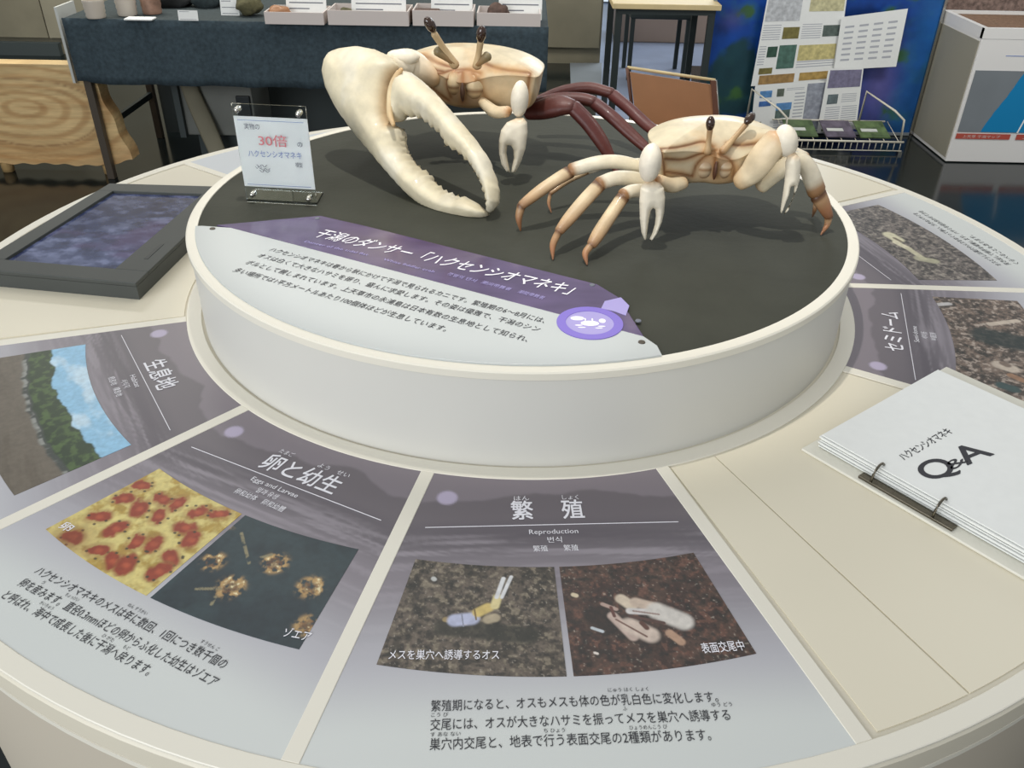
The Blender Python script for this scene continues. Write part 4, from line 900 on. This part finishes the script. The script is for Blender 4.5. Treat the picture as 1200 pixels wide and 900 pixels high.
wcol = lambda t, k: np.tile(lin((200, 166, 112)), (len(t), 1))
for x in (-2.085, -2.60): tube('leg', [(x, 2.62, .1), (x, 2.62, .04), (x, 2.62, .002)], [.032, .030, .028], 'wood', wd, n=1, colf=wcol, cap=False)
# things under the cloth table
g = thing('grey_case', (-1.35, 2.95, 0), 'grey plastic case standing under the cloth table', 'case')
a = at(216, 158, Y=2.80); b = at(292, 160, Y=2.80)
box('body', ((a.x+b.x)/2+.02, 2.95, (a.z+.50)/2), (b.x-a.x+.05, .3, .50-a.z), 'grey', g, bev=.006)
box('trim', ((a.x+b.x)/2-.16, 2.94, (a.z+.50)/2), (.03, .34, .51-a.z), 'base', g)
box('stand', ((a.x+b.x)/2+.02, 2.97, a.z/2), (b.x-a.x-.05, .2, a.z), 'base', g); box('latch', (b.x+.0, 2.795, .30), (.07, .02, .10), 'black', g, bev=.004)
hb = box('dark_back', (-1.0, 3.33, .33), (2.1, .03, .66), 'base'); tag(hb, 'dark sheet added as the dark background under the cloth table', 'cloth')  # added dark sheet, gives the dark background seen under the table
cr = tube('draped_curtain', [(-1.68, 2.78, .60), (-1.66, 2.77, .4), (-1.60, 2.75, .2), (-1.54, 2.72, .012)], [(.035, .015), (.04, .015), (.045, .015), (.04, .008)], 'concrete', None, n=5); tag(cr, 'grey-brown curtain hanging down under the cloth table', 'curtain')

# ============================================================ BACKGROUND CENTRE
o = prism('daylight_patch', [tuple(at(x, y, z=.006))[:2] for x, y in ((669, 108), (704, 108), (705, 74), (668, 74))], .001, .008, 'palegrey'); tag(o, 'pale sheet as daylight patch on the floor at the foot of the concrete wall', 'light patch')  # thin pale sheet standing in for daylight reflected in the polished floor
wt = thing('wooden_table', (.75, 3.7, 0), 'tall table with a pale wooden top and dark legs behind the tan chair', 'table')
box('tabletop', (.75, 3.68, .70), (.58, .58, .028), 'tabletop', wt, bev=.003)
box('apron', (.75, 3.42, .672), (.52, .02, .03), 'darkleg', wt)
for x, y in ((.50, 3.43), (1.0, 3.43), (.50, 3.93), (1.0, 3.93)): box('leg', (x, y, .343), (.035, .035, .686), 'darkleg', wt)
ch = thing('dark_chair', (.92, 4.9, 0), 'dark chair with a blue backrest seen under the wooden table', 'chair')
box('seat', (.92, 4.9, .43), (.42, .40, .045), 'darkleg', ch, bev=.01); box('backrest', (.92, 5.08, .66), (.40, .03, .24), 'darkblue', ch, bev=.01)
for x in (.73, 1.11):
    for y in (4.72, 5.08): box('leg', (x, y, .205 if y < 5 else .3), (.028, .028, .41 if y < 5 else .6), 'darkleg', ch)
o = box('pink_bench', (1.25, 6.2, .2), (1.0, .4, .4), 'pink', bev=.01); tag(o, 'pink-beige bench block far behind the wooden table', 'bench')
o = box('dark_blue_panel', (1.55, 7.0, .75), (1.1, .06, 1.1), 'darkblue'); tag(o, 'dark blue partition far back behind the wooden table', 'partition')
tc = thing('tan_chair', (.58, 1.78, 0), 'chair with a tan leather backrest between the table and the blue map board', 'chair')
slab3('backrest', [at(738, 84, Y=1.90), at(835, 99, Y=1.86), at(838, 150, Y=1.83), at(747, 152, Y=1.86)][::-1], .02, 'tan', tc)
q = [at(735, 79, Y=1.90), at(838, 94, Y=1.86), at(842, 152, Y=1.83), at(744, 154, Y=1.86)]
wire('back_frame', [q[3], q[0]], .007, 'tanedge', tc); wire('back_frame', [q[0]+Vector((0, 0, 0)), q[1]], .006, 'tabletop', tc); wire('back_frame', [q[1], q[2]], .008, 'steel', tc); slab3('side_edge', [q[1]+Vector((-.02, 0, 0)), q[1], q[2], q[2]+Vector((-.02, 0, 0))][::-1], .022, 'tanedge', tc)
cx_, cy_ = (q[3].x+q[2].x)/2, 1.70
box('seat', (cx_, 1.66, .44), (.40, .36, .04), 'tan', tc, bev=.01)
for dx in (-.18, .18):
    for yy, hh in ((1.83, .56), (1.50, .42)): box('leg', (cx_+dx, yy, hh/2), (.024, .024, hh), 'steel', tc)

# blue map board
mbd = thing('map_board', (1.65, 3.55, 0), 'large blue satellite map board standing at the back right', 'board')
bx0, bx1, bz0, bz1, by = 1.03, 2.275, .01, 1.35, 3.53
nx, nz_ = 150, 150; gx, gz = np.meshgrid(np.linspace(bx0, bx1, nx+1), np.linspace(bz0, bz1, nz_+1)); X = gx.ravel(); Zz = gz.ravel()
c = np.tile(lin((24, 70, 150)), (len(X), 1)); n1 = fbm(X*3.2+1.5, Zz*3.2+2, 5); n2 = fbm(X*9+3, Zz*9+8, 4)
c = mixc(c, (16, 44, 96), sst(.5, .3, n1)); c = mixc(c, (40, 92, 130), sst(.5, .65, n2)*.5)
c = mixc(c, (34, 66, 60), sst(.52, .62, n1+.25*np.exp(-((X-1.25)/.2)**2-((Zz-.30)/.28)**2)-.12)*.9)
c = mixc(c, (96, 92, 150), np.exp(-((X-2.02)/.12)**2-((Zz-.28)/.22)**2)*.9); c = mixc(c, (60, 96, 54), sst(.56, .7, n2+.3*np.exp(-((X-1.95)/.25)**2-((Zz-.80)/.1)**2)-.12)); c = mixc(c, (84, 82, 140), np.exp(-((X-1.14)/.06)**2-((Zz-.62)/.05)**2)*.6)
c = mixc(c, (30, 98, 150), sst(2.08, 2.2, X)*.5)
q_ = nx+1; link('map_print', np.stack([X, np.full(len(X), by), Zz], 1), [(j*q_+i, j*q_+i+1, (j+1)*q_+i+1, (j+1)*q_+i) for j in range(nz_) for i in range(nx)], 'board', mbd, cols=c)
box('backing', ((bx0+bx1)/2, by+.016, (bz0+bz1)/2), (bx1-bx0, .028, bz1-bz0), 'base', mbd)
for x in (bx0, bx1): box('frame', (x, by+.008, (bz0+bz1)/2), (.014, .05, bz1-bz0+.02), 'steel' if x == bx1 else 'palegrey', mbd)
box('frame', ((bx0+bx1)/2, by+.008, bz0), (bx1-bx0, .05, .014), 'palegrey', mbd)
def sheet(corners, label, Y, pics, lines, curl=0):
    q = [at(*p_, Y=Y) for p_ in corners]   # TL TR BR BL in the photograph
    cen = sum(q, Vector())/4
    t = thing('paper_sheet', cen, label, 'paper', 'sheets hung on the map board')
    slab3('sheet', [q[3], q[2], q[1], q[0]], .0015, 'paper', t)
    if t.children[0].data.vertices[0].co.y == 0: pass
    def uv(u, v, o=.002): a = q[0]+(q[1]-q[0])*u; b = q[3]+(q[2]-q[3])*u; return a+(b-a)*v+Vector((0, -o, 0))
    for u0, v0, u1, v1, col in pics:
        pm = PM.setdefault(col, mat('small_print', col, .5, var=.25, scale=40))
        slab3('picture', [uv(u0, v1), uv(u1, v1), uv(u1, v0), uv(u0, v0)], .0008, pm, t)
    pr = []
    for u0, v0, u1, v1, n in lines:
        for k in range(n):
            v = v0+(v1-v0)*k/n; pr.append(([uv(u0, v+.35*(v1-v0)/n), uv(u1, v+.35*(v1-v0)/n), uv(u1, v), uv(u0, v)], [(0, 1, 2, 3)]))
    if pr: o = joinmesh('print_lines', pr, LG, t, 'stuff')
PM = {}; LG = mat('faint_print', (176, 178, 184), .6)
GR, OL, BRN, YL, DG, BL_, PU = (96, 104, 92), (120, 112, 64), (160, 128, 80), (200, 188, 130), (56, 84, 70), (92, 140, 190), (124, 120, 144)
sheet([(900, -6), (993, -6), (979, 93), (880, 101)], 'large printed sheet with green, yellow and tan pictures, upper left of the hanging papers', 3.46,
      [(.02, .02, .45, .28, (188, 190, 192)), (.55, .02, .98, .18, (196, 190, 150)), (.27, .35, .47, .48, OL), (.76, .34, .97, .47, (92, 104, 98)), (.12, .56, .24, .68, DG), (.26, .55, .47, .82, (80, 112, 100)), (.5, .56, .95, .74, YL), (.06, .80, .22, .87, OL), (.08, .885, .5, .99, BRN), (.56, .885, .96, .98, (176, 146, 84))], [(.02, .32, .24, .5, 7), (.5, .32, .74, .5, 7), (.02, .55, .10, .78, 8), (.5, .75, .95, .84, 3)])
sheet([(986, 20), (1064, 10), (1050, 78), (977, 82)], 'pale calendar sheet hanging at the right of the papers', 3.44, [], [(.08+.22*k, .18, .22+.22*k, .9, 7) for k in range(4)])
sheet([(885, 100), (969, 94), (959, 152), (879, 160)], 'printed sheet with small blue pictures, lower left of the hanging papers', 3.42,
      [(.08, .12, .25, .25, BL_), (.08, .32, .25, .42, (70, 110, 170)), (.32, .1, .42, .25, GR), (.33, .38, .55, .52, BL_), (.33, .52, .54, .68, (92, 110, 104)), (.74, .04, .99, .98, (150, 154, 164)), (.05, .72, .14, .80, GR)], [(.58, .2, .72, .8, 9), (.32, .72, .56, .9, 4), (.45, .1, .7, .16, 2)])
sheet([(971, 80), (1012, 79), (1003, 151), (957, 156)], 'narrow sheet with a violet landscape picture, lower right of the hanging papers', 3.40,
      [(.06, .03, .96, .30, PU), (.12, .40, .4, .55, (104, 116, 118)), (.1, .94, .2, .98, GR)], [(.5, .4, .9, .55, 5), (.12, .6, .5, .92, 9), (.55, .6, .95, .92, 9)])
# wire rack
rk = thing('wire_rack', (1.85, 3.2, 0), 'cream wire brochure rack standing in front of the blue map board', 'rack')
ya_, yb_ = 3.18, 3.40
fA = at(905, 190, Y=ya_); fB = at(1054, 168, Y=ya_); zr = .065
wire('front_rail', [(1.42, ya_, zr), (2.10, ya_, zr)], .006, 'wire', rk); wire('front_rail', [(1.42, ya_, .016), (2.10, ya_, .016)], .003, 'wire', rk)
wire('back_rail', [(1.42, yb_, zr+.05), (2.06, yb_, zr+.05)], .005, 'wire', rk)
for k in range(20):
    x = 1.44+.034*k; wire('upright_wire', [(x, ya_, zr), (x, ya_, .016)], .0024, 'wire', rk)
for k in range(9):
    x = 1.45+.078*k; wire('shelf_wire', [(x, ya_, zr), (x, yb_, zr+.05)], .0022, 'wire', rk)
for x in (1.42, 2.06):
    wire('side_hoop', [(x+.03, ya_+.02, zr), (x+.02, ya_+.02, zr+.115), (x-.02, ya_+.07, zr+.15), (x-.15, yb_-.02, zr+.22), (x-.15, yb_, zr+.0)], .006, 'wire', rk)
for x in (1.44, 2.09): box('foot', (x, ya_, .008), (.022, .03, .016), 'steel', rk)
for k, (xa_, lab) in enumerate(((1.47, 'green brochure lying at the left of the wire rack'), (1.68, 'dark green and violet brochure in the middle of the wire rack'), (1.87, 'green brochure at the right of the wire rack'))):
    b = thing('brochure', (xa_+.08, 3.29, zr+.03), lab, 'brochure', 'brochures in the wire rack')
    th_ = math.atan2(.05, yb_-ya_); box('cover', (xa_+.08, 3.29, zr+.035), (.165, .18, .006), mat('brochure_print', ((74, 92, 58), (86, 78, 92), (88, 106, 66))[k], .4, var=.5, scale=22), b, rx=th_)
    box('title_bar', (xa_+.06, 3.27, zr+.036), (.09, .03, .003), 'boardgrey', b, rx=th_)

# white cabinet with sand
cb = thing('white_cabinet', (2.7, 3.4, 0), 'white display cabinet with brown sand on top and a blue map on its front', 'cabinet')
X0, X1, Y0, Y1, HH = 2.295, 3.15, 3.05, 3.56, .685
box('body', ((X0+X1)/2, (Y0+Y1)/2, HH/2-.02), (X1-X0, Y1-Y0, HH-.05), 'boxw', cb, bev=.003)
box('side_panel', (X0-.002, (Y0+Y1)/2, HH/2-.02), (.006, Y1-Y0-.03, HH-.09), 'boxs', cb)
for c0, s0 in ((((X0+X1)/2, Y0+.012, HH-.025), (X1-X0+.004, .028, .05)), (((X0+X1)/2, Y1-.012, HH-.025), (X1-X0+.004, .028, .05)), ((X0+.012, (Y0+Y1)/2, HH-.0255), (.028, Y1-Y0+.002, .05)), ((X1-.012, (Y0+Y1)/2, HH-.025), (.028, Y1-Y0, .05))):
    box('rim', c0, s0, 'boxw', cb)
o = box('sand_bed', ((X0+X1)/2, (Y0+Y1)/2, HH-.03), (X1-X0-.05, Y1-Y0-.05, .03), 'sand', cb)
yq = Y0-.0035
mp_ = box('front_map', (2.62, yq+.0015, .325), (.62, .003, .315), 'boxs', cb); mp_.data.materials[0] = M['palegrey']; mp_['label'] = 'grey and blue coastal map print'
def vpl(name, pts, m, parent, off, th=.0008):
    n = len(pts); v = [(x, off, z) for x, z in pts]+[(x, off+th, z) for x, z in pts]
    return fix_normals(link(name, v, [tuple(range(n)), tuple(range(n, 2*n))[::-1]]+[(i, n+i, n+(i+1) % n, (i+1) % n) for i in range(n)], m, parent))
vpl('blue_sea', [(2.43, .169), (2.44, .20), (2.452, .23), (2.462, .25), (2.47, .275), (2.485, .30), (2.495, .325), (2.51, .35), (2.518, .375), (2.53, .40), (2.54, .43), (2.55, .455), (2.565, .48), (2.93, .48), (2.93, .169)], mat('sea_blue', (20, 128, 180), .4), mp_, yq-.001)
vpl('map_divider', [(2.622, .168), (2.630, .168), (2.66, .31), (2.652, .31)], 'paper', mp_, yq-.002)
for a_, b_ in ((2.305, 2.60), (2.625, 2.92)):
    s_ = box('caption_strip', ((a_+b_)/2, yq, .145), (b_-a_-.008, .002, .028), 'redcap', cb)
    lettering('caption', '上天草 干潟マップ', ((a_+b_)/2-.11, yq-.0012, .137), (1, 0, 0), (0, 0, 1), .2, .014, 'tray', s_, lift=.0003)
vpl('blue_rule', [(2.44, .553), (2.9, .553), (2.9, .557), (2.44, .557)], 'blueink', cb, yq+.0025)
